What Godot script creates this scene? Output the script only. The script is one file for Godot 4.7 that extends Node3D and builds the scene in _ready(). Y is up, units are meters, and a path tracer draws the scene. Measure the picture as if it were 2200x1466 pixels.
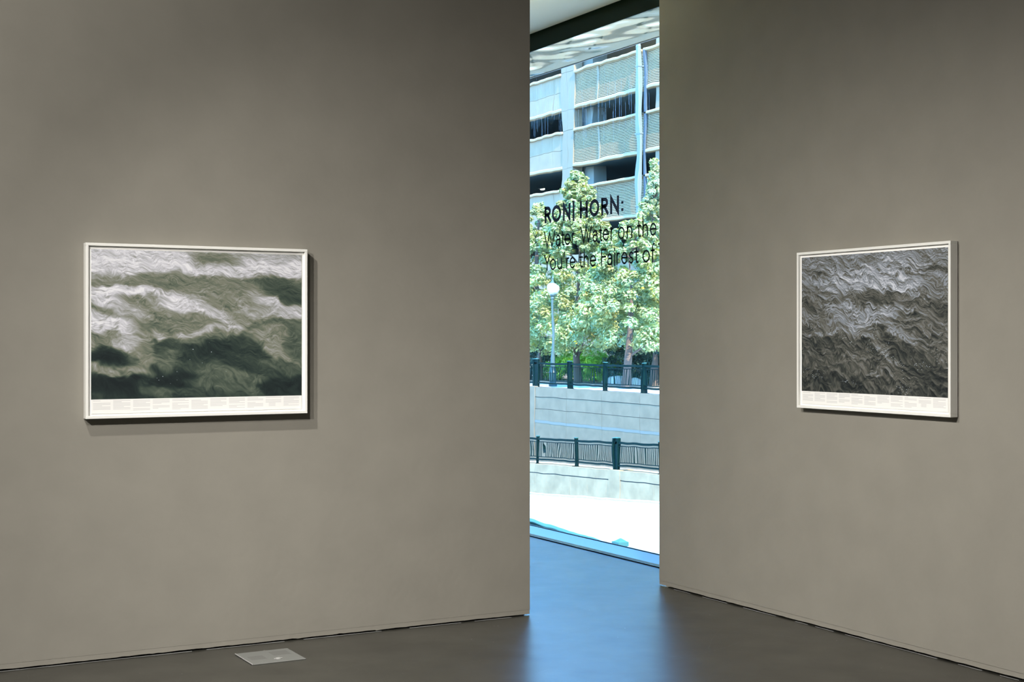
extends Node3D
# A corner of a dark gallery: two grey walls, each with a framed water photograph, and between them a tall gap onto a
# window with lettering and a sunny street beyond. x runs along the first wall, -z along the second, metres, floor at y = 0.

const CEIL := 3.79
var taken := {}
var mats := {}
var rng := RandomNumberGenerator.new()


# ------------------------------------------------------------------ mesh building
class MB:
	var v := PackedVector3Array()
	var n := PackedVector3Array()
	var uv := PackedVector2Array()
	func vert(p: Vector3, nn: Vector3, t := Vector2.ZERO) -> void:
		v.append(p); n.append(nn); uv.append(t)
	func tri(a: Vector3, b: Vector3, c: Vector3, na: Vector3, nb: Vector3, nc: Vector3) -> void:
		if (b - a).cross(c - a).dot(na + nb + nc) > 0.0:
			vert(a, na); vert(c, nc); vert(b, nb)
		else:
			vert(a, na); vert(b, nb); vert(c, nc)
	func face(pts: Array, out: Vector3) -> void:
		var nn: Vector3 = (pts[1] - pts[0]).cross(pts[2] - pts[0])
		if nn.length_squared() < 1e-18 and pts.size() > 3:
			nn = (pts[2] - pts[0]).cross(pts[3] - pts[0])
		nn = nn.normalized()
		if nn.dot(out) < 0.0:
			nn = -nn
		for i in range(1, pts.size() - 1):
			tri(pts[0], pts[i], pts[i + 1], nn, nn, nn)
	func uvquad(a: Vector3, b: Vector3, c: Vector3, d: Vector3, out: Vector3) -> void:  # a top left, b top right, c bottom right, d bottom left
		var q := [[a, Vector2(0, 0)], [b, Vector2(1, 0)], [c, Vector2(1, 1)], [a, Vector2(0, 0)], [c, Vector2(1, 1)], [d, Vector2(0, 1)]]
		var flip: bool = (b - a).cross(c - a).dot(out) > 0.0
		for k in 2:
			var o := [q[k * 3], q[k * 3 + 1], q[k * 3 + 2]]
			if flip:
				o = [o[0], o[2], o[1]]
			for e in o:
				vert(e[0], out, e[1])
	func hexa(p: Array) -> void:  # 0..3 the bottom going round, 4..7 above them
		var mid := Vector3.ZERO
		for q in p:
			mid += q / 8.0
		for f in [[0, 1, 2, 3], [4, 5, 6, 7], [0, 1, 5, 4], [1, 2, 6, 5], [2, 3, 7, 6], [3, 0, 4, 7]]:
			var pts := [p[f[0]], p[f[1]], p[f[2]], p[f[3]]]
			face(pts, (pts[0] + pts[1] + pts[2] + pts[3]) / 4.0 - mid)
	func box(lo: Vector3, hi: Vector3, bev := 0.0) -> void:
		var c := (lo + hi) / 2.0
		var h := (hi - lo) / 2.0
		bev = minf(bev, minf(h.x, minf(h.y, h.z)) * 0.9)
		for ax in 3:
			var b1 := (ax + 1) % 3
			var b2 := (ax + 2) % 3
			for s in [-1.0, 1.0]:
				var out := Vector3.ZERO
				out[ax] = s
				var pts := []
				for k in [[-1, -1], [1, -1], [1, 1], [-1, 1]]:
					var p := c
					p[ax] += s * h[ax]
					p[b1] += k[0] * (h[b1] - bev)
					p[b2] += k[1] * (h[b2] - bev)
					pts.append(p)
				face(pts, out)
			if bev > 0.0:
				for s1 in [-1.0, 1.0]:
					for s2 in [-1.0, 1.0]:
						var pts := []
						for k in [[0, -1], [0, 1], [1, 1], [1, -1]]:
							var p := c
							p[ax] += k[1] * (h[ax] - bev)
							p[b1] += s1 * (h[b1] - (bev if k[0] else 0.0))
							p[b2] += s2 * (h[b2] - (0.0 if k[0] else bev))
							pts.append(p)
						var out := Vector3.ZERO
						out[b1] = s1
						out[b2] = s2
						face(pts, out)
		if bev > 0.0:
			for sx in [-1.0, 1.0]:
				for sy in [-1.0, 1.0]:
					for sz in [-1.0, 1.0]:
						var s := Vector3(sx, sy, sz)
						var k := h - Vector3(bev, bev, bev)
						face([c + s * Vector3(h.x, k.y, k.z), c + s * Vector3(k.x, h.y, k.z), c + s * Vector3(k.x, k.y, h.z)], s)
	func tube(pts: Array, radii: Array, seg := 8) -> void:
		var rings := []
		for i in pts.size():
			var d: Vector3 = (pts[mini(i + 1, pts.size() - 1)] - pts[maxi(i - 1, 0)]).normalized()
			var a := d.cross(Vector3(0.31, 0.2, 0.93)).normalized()
			var b := d.cross(a).normalized()
			var r := []
			for k in seg:
				var t := TAU * k / seg
				r.append(a * cos(t) + b * sin(t))
			rings.append(r)
		for i in pts.size() - 1:
			for k in seg:
				var j := (k + 1) % seg
				var p00: Vector3 = pts[i] + rings[i][k] * radii[i]
				var p01: Vector3 = pts[i] + rings[i][j] * radii[i]
				var p10: Vector3 = pts[i + 1] + rings[i + 1][k] * radii[i + 1]
				var p11: Vector3 = pts[i + 1] + rings[i + 1][j] * radii[i + 1]
				tri(p00, p01, p11, rings[i][k], rings[i][j], rings[i + 1][j])
				tri(p00, p11, p10, rings[i][k], rings[i + 1][j], rings[i + 1][k])
		for e in [0, pts.size() - 1]:
			var cap := []
			for k in seg:
				cap.append(pts[e] + rings[e][k] * radii[e])
			face(cap, pts[e] - pts[1 if e == 0 else pts.size() - 2])
	func lathe(profile: Array, seg := 20, at := Vector3.ZERO) -> void:  # profile of Vector2(radius, height), upwards
		for i in profile.size() - 1:
			var p: Vector2 = profile[i]
			var q: Vector2 = profile[i + 1]
			var d := q - p
			var m := Vector2(d.y, -d.x).normalized()
			for k in seg:
				var t0 := TAU * k / seg
				var t1 := TAU * (k + 1) / seg
				var e0 := Vector3(cos(t0), 0, sin(t0))
				var e1 := Vector3(cos(t1), 0, sin(t1))
				var n0 := e0 * m.x + Vector3.UP * m.y
				var n1 := e1 * m.x + Vector3.UP * m.y
				var a := at + e0 * p.x + Vector3.UP * p.y
				var b := at + e1 * p.x + Vector3.UP * p.y
				var c := at + e1 * q.x + Vector3.UP * q.y
				var g := at + e0 * q.x + Vector3.UP * q.y
				tri(a, b, c, n0, n1, n1)
				tri(a, c, g, n0, n1, n0)
	func grid(nu: int, nv: int, f: Callable, out: Vector3) -> void:  # a smooth sheet: f(u, v) gives [place, normal]
		for i in nu:
			for j in nv:
				var a: Array = f.call(float(i) / nu, float(j) / nv)
				var b: Array = f.call(float(i + 1) / nu, float(j) / nv)
				var c: Array = f.call(float(i + 1) / nu, float(j + 1) / nv)
				var d: Array = f.call(float(i) / nu, float(j + 1) / nv)
				tri(a[0], b[0], c[0], a[1], b[1], c[1])
				tri(a[0], c[0], d[0], a[1], c[1], d[1])
	func mesh() -> ArrayMesh:
		var arr := []
		arr.resize(Mesh.ARRAY_MAX)
		arr[Mesh.ARRAY_VERTEX] = v
		arr[Mesh.ARRAY_NORMAL] = n
		arr[Mesh.ARRAY_TEX_UV] = uv
		var m := ArrayMesh.new()
		m.add_surface_from_arrays(Mesh.PRIMITIVE_TRIANGLES, arr)
		return m


# ------------------------------------------------------------------ naming and placing
func numbered(called: String) -> String:
	var k: int = taken.get(called, 0)
	taken[called] = k + 1
	return called if k == 0 else "%s_%03d" % [called, k]


func tag(o: Node, label: String, category := "", group := "", kind := "") -> void:
	o.set_meta("label", label)
	if category: o.set_meta("category", category)
	if group: o.set_meta("group", group)
	if kind: o.set_meta("kind", kind)


func thing(called: String, at: Vector3, label: String, category: String, group := "") -> Node3D:
	var o := Node3D.new()
	o.name = numbered(called)
	add_child(o, true)
	o.position = at
	tag(o, label, category, group)
	return o


func part(called: String, m: Mesh, mat: Material, parent: Node, at := Vector3.ZERO) -> MeshInstance3D:
	var o := MeshInstance3D.new()
	o.name = called if parent != self else numbered(called)
	o.mesh = m
	o.material_override = mat
	o.position = at
	o.cast_shadow = GeometryInstance3D.SHADOW_CASTING_SETTING_ON
	parent.add_child(o, true)
	return o


func struct(called: String, m: Mesh, mat: Material, label := "", category := "") -> MeshInstance3D:
	var o := part(called, m, mat, self)
	o.set_meta("kind", "structure")
	if label: o.set_meta("label", label)
	if category: o.set_meta("category", category)
	return o


func bx(lo: Vector3, hi: Vector3, bev := 0.0) -> ArrayMesh:
	var b := MB.new()
	b.box(Vector3(minf(lo.x, hi.x), minf(lo.y, hi.y), minf(lo.z, hi.z)), Vector3(maxf(lo.x, hi.x), maxf(lo.y, hi.y), maxf(lo.z, hi.z)), bev)
	return b.mesh()


# ------------------------------------------------------------------ materials
func lin(r: float, g: float, b: float) -> Color:
	return Color(r, g, b).linear_to_srgb()


func mat(called: String, c: Color, rough := 0.8, metal := 0.0, spec := 0.5) -> StandardMaterial3D:
	var m := StandardMaterial3D.new()
	m.resource_name = called
	m.albedo_color = c
	m.roughness = rough
	m.metallic = metal
	m.metallic_specular = spec
	mats[called] = m
	return m


func noise_tex(freq: float, size: int, lo: Color, hi: Color, sd: int, oct := 4) -> NoiseTexture2D:
	var f := FastNoiseLite.new()
	f.seed = sd
	f.frequency = freq
	f.fractal_octaves = oct
	var t := NoiseTexture2D.new()
	t.noise = f
	t.width = size
	t.height = size
	t.seamless = true
	var g := Gradient.new()
	g.set_color(0, lo)
	g.set_color(1, hi)
	t.color_ramp = g
	return t


func mottled(called: String, c: Color, spread: float, freq: float, tile: float, rough: float, sd: int, spec := 0.5) -> StandardMaterial3D:
	var m := mat(called, c, rough, 0.0, spec)
	m.albedo_texture = noise_tex(freq, 512, Color(1 - spread, 1 - spread, 1 - spread), Color(1, 1, 1), sd)
	m.uv1_triplanar = true
	m.uv1_world_triplanar = true
	m.uv1_scale = Vector3.ONE / tile
	return m


func make_materials() -> void:
	var wall := mottled("grey_wall_paint", lin(0.258, 0.246, 0.211), 0.04, 0.012, 2.3, 0.75, 3, 0.35)
	wall.heightmap_enabled = true
	wall.heightmap_texture = noise_tex(0.09, 512, Color.BLACK, Color.WHITE, 8, 3)
	wall.heightmap_scale = 0.05
	mat("white_ceiling", lin(0.82, 0.77, 0.60), 0.9)
	mat("dark_ceiling", lin(0.10, 0.10, 0.095), 0.9)
	mat("frame_white", lin(0.80, 0.80, 0.76), 0.45)
	mat("mat_board", lin(0.86, 0.86, 0.83), 0.9)
	mat("black_metal", lin(0.006, 0.012, 0.012), 0.3)
	mat("beam_green", lin(0.006, 0.014, 0.010), 0.4, 0.0, 0.2)
	mat("box_metal", lin(0.15, 0.155, 0.145), 0.6, 0.0, 0.3)
	mat("box_inlay", lin(0.128, 0.13, 0.122), 0.7, 0.0, 0.3)
	mat("bright_metal", lin(0.30, 0.30, 0.29), 0.45)
	mat("paint_edge", lin(0.26, 0.27, 0.27), 0.9)
	mat("navy_vinyl", lin(0.045, 0.065, 0.16), 0.6)
	mat("dark_vinyl", lin(0.004, 0.013, 0.022), 0.6)
	mat("ledge_metal", lin(0.03, 0.035, 0.035), 0.16, 0.0, 0.28)
	mat("soffit_metal", lin(0.78, 0.70, 0.56), 0.05, 1.0)
	var glass := mat("clear_glass", Color(0.96, 0.99, 0.98, 0.0), 0.0)
	glass.transparency = BaseMaterial3D.TRANSPARENCY_ALPHA
	glass.refraction_enabled = true
	glass.refraction_scale = 0.05
	mottled("facade_stone", lin(0.3, 0.3, 0.3), 0.2, 0.02, 3.0, 0.9, 4)
	mottled("street_concrete", lin(0.50, 0.49, 0.45), 0.16, 0.02, 6.0, 0.9, 5, 0.2)
	mottled("pale_paving", lin(0.58, 0.57, 0.53), 0.12, 0.03, 5.0, 0.9, 6, 0.2)
	mottled("beige_concrete", lin(0.45, 0.295, 0.165), 0.16, 0.01, 4.0, 0.85, 7, 0.3)
	mottled("grey_concrete", lin(0.285, 0.20, 0.125), 0.12, 0.012, 4.0, 0.8, 9, 0.3)
	mat("blue_stripe", lin(0.20, 0.175, 0.135), 0.7)
	mat("joint_dark", lin(0.09, 0.10, 0.10), 0.9)
	mat("rust_stain", lin(0.42, 0.25, 0.13), 0.9)
	mat("rail_green", lin(0.0015, 0.014, 0.012), 0.6, 0.0, 0.15)
	mat("rail_teal", lin(0.045, 0.125, 0.105), 0.55, 0.0, 0.3)
	mottled("garage_panel", lin(0.42, 0.30, 0.195), 0.08, 0.01, 6.0, 0.85, 10, 0.2)
	mottled("garage_rib", lin(0.58, 0.42, 0.26), 0.08, 0.01, 6.0, 0.8, 11, 0.2)
	mat("garage_sill", lin(0.50, 0.35, 0.20), 0.8)
	mat("garage_pier", lin(0.31, 0.23, 0.15), 0.85)
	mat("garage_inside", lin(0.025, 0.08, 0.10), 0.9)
	mat("garage_column", lin(0.28, 0.28, 0.24), 0.9)
	mat("pipe_blue", lin(0.20, 0.22, 0.20), 0.6)
	mat("shade_strip_blue", lin(0.08, 0.11, 0.14), 0.7)  # dark blue for the shaded strip beside the downpipe
	mat("bark", lin(0.16, 0.10, 0.075), 0.95)
	mottled("mulch", lin(0.46, 0.34, 0.25), 0.4, 0.05, 2.0, 0.95, 12, 0.1)
	mat("boulder", lin(0.5, 0.44, 0.38), 0.9)
	mat("lamp_pole", lin(0.08, 0.12, 0.11), 0.5)
	mat("lamp_base", lin(0.012, 0.05, 0.06), 0.4)
	mat("lamp_globe", lin(0.85, 0.83, 0.78), 0.35)
	var streak := mat("dried_water", Color(0.85, 0.92, 0.95, 0.2), 0.9)
	streak.transparency = BaseMaterial3D.TRANSPARENCY_ALPHA
	streak.backlight_enabled = true
	streak.backlight = Color(0.9, 0.95, 1.0)
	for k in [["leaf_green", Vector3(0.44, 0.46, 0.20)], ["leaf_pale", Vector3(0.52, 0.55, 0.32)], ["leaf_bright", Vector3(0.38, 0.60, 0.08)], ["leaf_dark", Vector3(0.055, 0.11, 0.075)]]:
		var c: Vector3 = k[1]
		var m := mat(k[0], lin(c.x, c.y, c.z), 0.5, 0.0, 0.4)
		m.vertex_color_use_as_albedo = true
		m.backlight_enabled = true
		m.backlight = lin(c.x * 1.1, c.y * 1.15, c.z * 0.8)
	var fl := mat("floor_paint", Color.WHITE, 0.37, 0.0, 0.32)
	var t := floor_texture()
	fl.albedo_texture = t
	fl.uv1_triplanar = true
	fl.uv1_world_triplanar = true
	fl.uv1_scale = Vector3.ONE / 4.0
	fl.roughness_texture = noise_tex(0.02, 512, Color(0.82, 0.82, 0.82), Color(1, 1, 1), 21)
	fl.clearcoat_enabled = true
	fl.clearcoat = 0.5
	fl.clearcoat_texture = floor_wear()
	fl.clearcoat_roughness = 0.26
	fl.heightmap_enabled = true
	fl.heightmap_texture = noise_tex(0.03, 512, Color.BLACK, Color.WHITE, 23, 4)
	fl.heightmap_scale = 0.03


func floor_wear() -> ImageTexture:  # where the floor's sheen is worn: cloudy patches, long cracks, scuffs
	var s := 1024
	var f := FastNoiseLite.new()
	f.seed = 61
	f.frequency = 0.011
	f.fractal_octaves = 5
	var im := f.get_seamless_image(s, s)
	im.convert(Image.FORMAT_RGB8)
	var d := im.get_data()
	for i in s * s * 3:
		d[i] = 200 + int(55.0 * smoothstep(0.25, 0.75, d[i] / 255.0))
	im = Image.create_from_data(s, s, false, Image.FORMAT_RGB8, d)
	var r := RandomNumberGenerator.new()
	r.seed = 62
	for k in 26:
		var p := Vector2(r.randf() * s, r.randf() * s)
		var ang := r.randf() * TAU
		var c: float = [0.0, 0.15, 0.3][k % 3]
		for i in r.randi_range(20, 330 if k % 4 == 0 else 90):
			ang += r.randf_range(-0.06, 0.06)
			p += Vector2(cos(ang), sin(ang)) * 0.8
			im.set_pixel(posmod(int(p.x), s), posmod(int(p.y), s), Color(c, c, c))
	for k in 60:
		im.fill_rect(Rect2i(r.randi_range(2, s - 6), r.randi_range(2, s - 6), r.randi_range(1, 3), r.randi_range(1, 2)), Color(0.1, 0.1, 0.1))
	return ImageTexture.create_from_image(im)


func floor_texture() -> ImageTexture:  # worn dark grey floor paint, 4 m across: mottling, scuffs, hairline scratches, specks
	var s := 1536
	var f := FastNoiseLite.new()
	f.seed = 31
	f.frequency = 0.006
	f.fractal_octaves = 5
	var a := f.get_seamless_image(s, s)
	a.convert(Image.FORMAT_RGB8)
	var base := lin(0.028, 0.028, 0.023)
	var d := a.get_data()
	for i in s * s:
		var k := 0.88 + 0.24 * d[i * 3] / 255.0
		d[i * 3] = int(base.r * k * 255.0)
		d[i * 3 + 1] = int(base.g * k * 255.0)
		d[i * 3 + 2] = int(base.b * k * 255.0)
	var im := Image.create_from_data(s, s, false, Image.FORMAT_RGB8, d)
	var r := RandomNumberGenerator.new()
	r.seed = 77
	for k in 34:  # hairline scratches and scuffs
		var p := Vector2(r.randf() * s, r.randf() * s)
		var ang := r.randf() * TAU
		var c := base.darkened(0.4) if r.randf() < 0.6 else base.lightened(0.25)
		var steps := r.randi_range(30, 260)
		for i in steps:
			ang += r.randf_range(-0.02, 0.02)
			p += Vector2(cos(ang), sin(ang))
			var x := posmod(int(p.x), s)
			var y := posmod(int(p.y), s)
			im.set_pixel(x, y, im.get_pixel(x, y).lerp(c, 0.45))
	for k in 220:  # specks of plaster and dirt
		var c := base.lightened(0.5) if r.randf() < 0.55 else base.darkened(0.6)
		var x := r.randi_range(2, s - 3)
		var y := r.randi_range(2, s - 3)
		im.fill_rect(Rect2i(x, y, r.randi_range(1, 3), r.randi_range(1, 2)), c)
	return ImageTexture.create_from_image(im)


# ------------------------------------------------------------------ the two prints: open water, seen from above
func ramp(stops: Array, t: float) -> Color:
	t = clampf(t, 0.0, 1.0) * (stops.size() - 1)
	var i := mini(int(t), stops.size() - 2)
	return (stops[i] as Color).lerp(stops[i + 1], t - i)


func water_print(sd: int, blobs: Array, base_top: float, base_low: float, stops: Array, grain: float, fine: float, relief: float, chop: float, sharp: bool, punch: float, lift: float, sparkle: Array) -> ImageTexture:
	var w := 900
	var h := 666
	var ih := 608
	var n1 := FastNoiseLite.new()
	n1.seed = sd
	n1.frequency = 0.006
	n1.fractal_octaves = 3
	var n2 := FastNoiseLite.new()  # fine ripples
	n2.seed = sd + 1
	n2.noise_type = FastNoiseLite.TYPE_SIMPLEX_SMOOTH
	n2.frequency = fine
	n2.fractal_octaves = 4
	n2.fractal_gain = 0.6
	var n3 := FastNoiseLite.new()  # where the ripples lie
	n3.seed = sd + 2
	n3.frequency = 0.007
	n3.fractal_octaves = 2
	var n4 := FastNoiseLite.new()  # chop, lit from behind
	n4.seed = sd + 3
	n4.noise_type = FastNoiseLite.TYPE_SIMPLEX_SMOOTH
	n4.frequency = chop
	n4.fractal_octaves = 5
	n4.fractal_gain = 0.55
	if sharp:
		n4.fractal_type = FastNoiseLite.FRACTAL_RIDGED
	# broad swells: blobs laid over a light-to-dark slope, on a coarse field
	var cw := 150
	var ch := 101
	var low := PackedFloat32Array()
	low.resize(cw * ch)
	for j in ch:
		for i in cw:
			var u := (i + 0.5) / cw + 0.03 * n1.get_noise_2d(i * 9.0, j * 9.0)
			var v := (j + 0.5) / ch + 0.03 * n1.get_noise_2d(i * 9.0 + 500.0, j * 9.0)
			var s := lerpf(base_top, base_low, v) * 0.03
			var tw := 0.03
			for b in blobs:
				var dx: float = u - b[0]
				var dy: float = (v - b[1]) * 0.68
				var ca := cos(b[4] as float)
				var sa := sin(b[4] as float)
				var ex: float = (dx * ca + dy * sa) / b[2]
				var ey: float = (dy * ca - dx * sa) / b[3]
				var q := ex * ex + ey * ey
				if q < 5.0:
					var wt := exp(-2.2 * q)
					s += wt * b[5]
					tw += wt
			low[j * cw + i] = s / tw
	var out := Image.create(w, h, false, Image.FORMAT_RGB8)
	out.fill(Color(0.93, 0.93, 0.92))
	for y in ih:
		for x in w:
			var wx := n1.get_noise_2d(x, y)
			var wy := n1.get_noise_2d(x + 700.0, y)
			var fx := clampf((x + wx * 26.0) / w * cw - 0.5, 0.0, cw - 1.01)
			var fy := clampf((y + wy * 20.0) / ih * ch - 0.5, 0.0, ch - 1.01)
			var i := int(fx)
			var j := int(fy)
			fx -= i
			fy -= j
			var k := j * cw + i
			var l := lerpf(lerpf(low[k], low[k + 1], fx), lerpf(low[k + cw], low[k + cw + 1], fx), fy)
			var far := 1.35 - 0.5 * y / ih
			var px := (x + wx * 40.0) * 0.55 * far
			var py := (y + wx * 36.0 + wy * 20.0) * 1.5 * far
			var d := n4.get_noise_2d(px - 1.0, py + 2.5) - n4.get_noise_2d(px + 1.0, py - 2.5)
			var m := smoothstep(-0.15, 0.45, n3.get_noise_2d(x * 0.8, y * 1.4))
			var r := n2.get_noise_2d(x * 0.6 + wx * 50.0, y * 2.2 * far + wx * 70.0)
			l = (l - 0.42) * punch + 0.42 + lift
			l += relief * d * (0.35 + l) + r * grain * (0.25 + m) * (0.3 + l)
			out.set_pixel(x, y, ramp(stops, l))
	var rr := RandomNumberGenerator.new()
	rr.seed = sd
	for sp in sparkle:  # foam flecks: [u0, v0, u1, v1, spread, count]
		for c in int(sp[5]):
			var t := rr.randf()
			var x := int((lerpf(sp[0], sp[2], t) + rr.randfn() * sp[4]) * w)
			var y := int((lerpf(sp[1], sp[3], t) + rr.randfn() * sp[4]) * ih)
			if x > 2 and y > 2 and x < w - 4 and y < ih - 4:
				out.fill_rect(Rect2i(x, y, rr.randi_range(1, 4), rr.randi_range(1, 2)), Color(0.78, 0.83, 0.88))
	# a strip of tiny grey footnotes, eleven columns
	for col in 11:
		var x0 := 8 + col * 81
		var rows := 9 if col % 3 else 8
		for row in rows:
			if (row * 7 + col * 5 + sd) % 9 == 0:
				continue
			var len := 70 if (row + col * 3) % 4 else rr.randi_range(20, 60)
			if col == 9 and row > 4:
				len = 30
			out.fill_rect(Rect2i(x0 + (14 if col == 9 and row > 4 else 0), ih + 5 + row * 5, len, 2), Color(0.80, 0.80, 0.80))
	return ImageTexture.create_from_image(out)


func print_material(called: String, t: Texture2D) -> StandardMaterial3D:
	var m := mat(called, Color.WHITE, 0.55, 0.0, 0.3)
	m.albedo_texture = t
	return m


# ------------------------------------------------------------------ letters as strokes
func arc(cx: float, cy: float, rx: float, ry: float, a0: float, a1: float, k := 16) -> Array:
	var o := []
	for i in k + 1:
		var a := deg_to_rad(lerpf(a0, a1, float(i) / k))
		o.append(Vector2(cx + rx * cos(a), cy + ry * sin(a)))
	return o


func strokes(ch: String) -> Array:  # pen paths in a cell one cap height tall, x from 0 to 1 across the letter
	match ch:
		"R": return [[Vector2(0, 0), Vector2(0, 1)], [Vector2(0, 1), Vector2(0.45, 1)] + arc(0.45, 0.75, 0.45, 0.25, 90, -90, 12) + [Vector2(0, 0.5)], [Vector2(0.42, 0.5), Vector2(1, 0)]]
		"O", "o":
			var y := 0.5 if ch == "O" else 0.335
			return [arc(0.5, y, 0.5, y, 90, 450, 32)]
		"N": return [[Vector2(0, 0), Vector2(0, 1), Vector2(1, 0), Vector2(1, 1)]]
		"I": return [[Vector2(0.5, 0), Vector2(0.5, 1)]]
		"H": return [[Vector2(0, 0), Vector2(0, 1)], [Vector2(1, 0), Vector2(1, 1)], [Vector2(0, 0.52), Vector2(1, 0.52)]]
		"W": return [[Vector2(0, 1), Vector2(0.27, 0), Vector2(0.5, 0.93), Vector2(0.73, 0), Vector2(1, 1)]]
		"a": return [[Vector2(0.08, 0.56)] + arc(0.5, 0.45, 0.46, 0.22, 150, 0, 10) + [Vector2(0.96, 0)], [Vector2(0.96, 0.4), Vector2(0.5, 0.39)] + arc(0.42, 0.2, 0.4, 0.2, 100, 270, 10) + arc(0.5, 0.26, 0.46, 0.26, 270, 345, 8)]
		"t": return [[Vector2(0.45, 0.86), Vector2(0.45, 0.16)] + arc(0.72, 0.16, 0.27, 0.16, 180, 275, 8) + [Vector2(1, 0.02)], [Vector2(0, 0.65), Vector2(1, 0.65)]]
		"e": return [[Vector2(0.02, 0.36), Vector2(1, 0.36)] + arc(0.5, 0.335, 0.5, 0.335, 5, 322, 28)]
		"r": return [[Vector2(0, 0), Vector2(0, 0.66)], arc(0.75, 0.36, 0.75, 0.31, 175, 75, 10)]
		",": return [[Vector2(0.8, 0.1), Vector2(0.2, -0.16)]]
		"c": return [[Vector2(0.8, 0.1), Vector2(0.2, -0.16)]]
		"q": return [[Vector2(0.8, 1.02), Vector2(0.2, 0.78)]]
		"n": return [[Vector2(0, 0), Vector2(0, 0.66)], arc(0.5, 0.4, 0.5, 0.27, 180, 0, 14) + [Vector2(1, 0)]]
		"h": return [[Vector2(0, 0), Vector2(0, 1.06)], arc(0.5, 0.4, 0.5, 0.27, 180, 0, 14) + [Vector2(1, 0)]]
		"u": return [[Vector2(0, 0.66), Vector2(0, 0.27)] + arc(0.5, 0.27, 0.5, 0.27, 180, 360, 14), [Vector2(1, 0.66), Vector2(1, 0)]]
		"Y": return [[Vector2(0, 1), Vector2(0.5, 0.44), Vector2(1, 1)], [Vector2(0.5, 0.46), Vector2(0.5, 0)]]
		"F": return [[Vector2(0, 0), Vector2(0, 1), Vector2(1, 1)], [Vector2(0, 0.53), Vector2(0.92, 0.53)]]
		"T": return [[Vector2(0, 1), Vector2(1, 1)], [Vector2(0.5, 1), Vector2(0.5, 0)]]
		"i": return [[Vector2(0.5, 0), Vector2(0.5, 0.66)], [Vector2(0.5, 0.86), Vector2(0.5, 0.93)]]
		"s": return [arc(0.52, 0.495, 0.44, 0.165, 30, 250, 12) + arc(0.48, 0.17, 0.5, 0.165, 70, -150, 14)]
		"f": return [[Vector2(0.42, 0)] + [Vector2(0.42, 0.85)] + arc(0.85, 0.85, 0.43, 0.2, 180, 80, 10), [Vector2(0, 0.65), Vector2(0.92, 0.65)]]
		"d": return [arc(0.5, 0.335, 0.5, 0.335, 0, 360, 28), [Vector2(1, 0), Vector2(1, 1.06)]]
		"l": return [[Vector2(0.5, 0), Vector2(0.5, 1.06)]]
		"m": return [[Vector2(0, 0), Vector2(0, 0.66)], arc(0.25, 0.4, 0.25, 0.27, 180, 0, 12) + [Vector2(0.5, 0)], arc(0.75, 0.4, 0.25, 0.27, 180, 0, 12) + [Vector2(1, 0)]]
		"A": return [[Vector2(0, 0), Vector2(0.5, 1), Vector2(1, 0)], [Vector2(0.2, 0.36), Vector2(0.8, 0.36)]]
		":": return [[Vector2(0.5, 0.0), Vector2(0.5, 0.16)], [Vector2(0.5, 0.52), Vector2(0.5, 0.68)]]
	return []


func letter_mesh(ch: String, wide: float, cap: float, pen: float) -> ArrayMesh:  # in the plane x = 0, reading along +z, facing -x
	var b := MB.new()
	var inner := wide - pen
	for path in strokes(ch):
		var pts := []
		for p in path:
			var q := Vector2(pen / 2 + clampf(p.x, -1, 2) * inner, p.y * (cap - pen) + pen / 2) if inner > 0.002 else Vector2(wide / 2 + (p.x - 0.5) * 0.6 * wide, p.y * cap)
			if pts.is_empty() or q.distance_to(pts[-1]) > 1e-5:
				pts.append(q)
		if pts.size() < 2:
			continue
		var closed: bool = pts[0].distance_to(pts[-1]) < 1e-4
		var left := []
		var right := []
		for i in pts.size():
			var d0: Vector2 = (pts[i] - pts[i - 1]).normalized() if i > 0 else ((pts[0] - pts[-2]).normalized() if closed else (pts[1] - pts[0]).normalized())
			var d1: Vector2 = (pts[i + 1] - pts[i]).normalized() if i < pts.size() - 1 else ((pts[1] - pts[0]).normalized() if closed else d0)
			var m := (d0.orthogonal() + d1.orthogonal()).normalized()
			var k := pen / 2 / maxf(0.35, m.dot(d0.orthogonal()))
			var p: Vector2 = pts[i]
			if not closed and i == 0:
				p -= d1 * pen / 2 * (1.0 if ch != ":" else 0.0)
			if not closed and i == pts.size() - 1:
				p += d0 * pen / 2 * (1.0 if ch != ":" else 0.0)
			left.append(p + m * k)
			right.append(p - m * k)
		for i in pts.size() - 1:
			var q := [left[i], left[i + 1], right[i + 1], right[i]]
			for face in [[0.0, -1.0], [0.0008, 1.0]]:
				b.face(q.map(func(e): return Vector3(face[0], e.y, e.x)), Vector3(face[1], 0, 0))
			for side in [[left[i], left[i + 1]], [right[i], right[i + 1]]]:
				var s0: Vector2 = side[0]
				var s1: Vector2 = side[1]
				var mid: Vector2 = (s0 + s1) / 2 - (pts[i] + pts[i + 1]) / 2
				b.face([Vector3(0, s0.y, s0.x), Vector3(0, s1.y, s1.x), Vector3(0.0008, s1.y, s1.x), Vector3(0.0008, s0.y, s0.x)], Vector3(0, mid.y, mid.x))
	return b.mesh()


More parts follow.
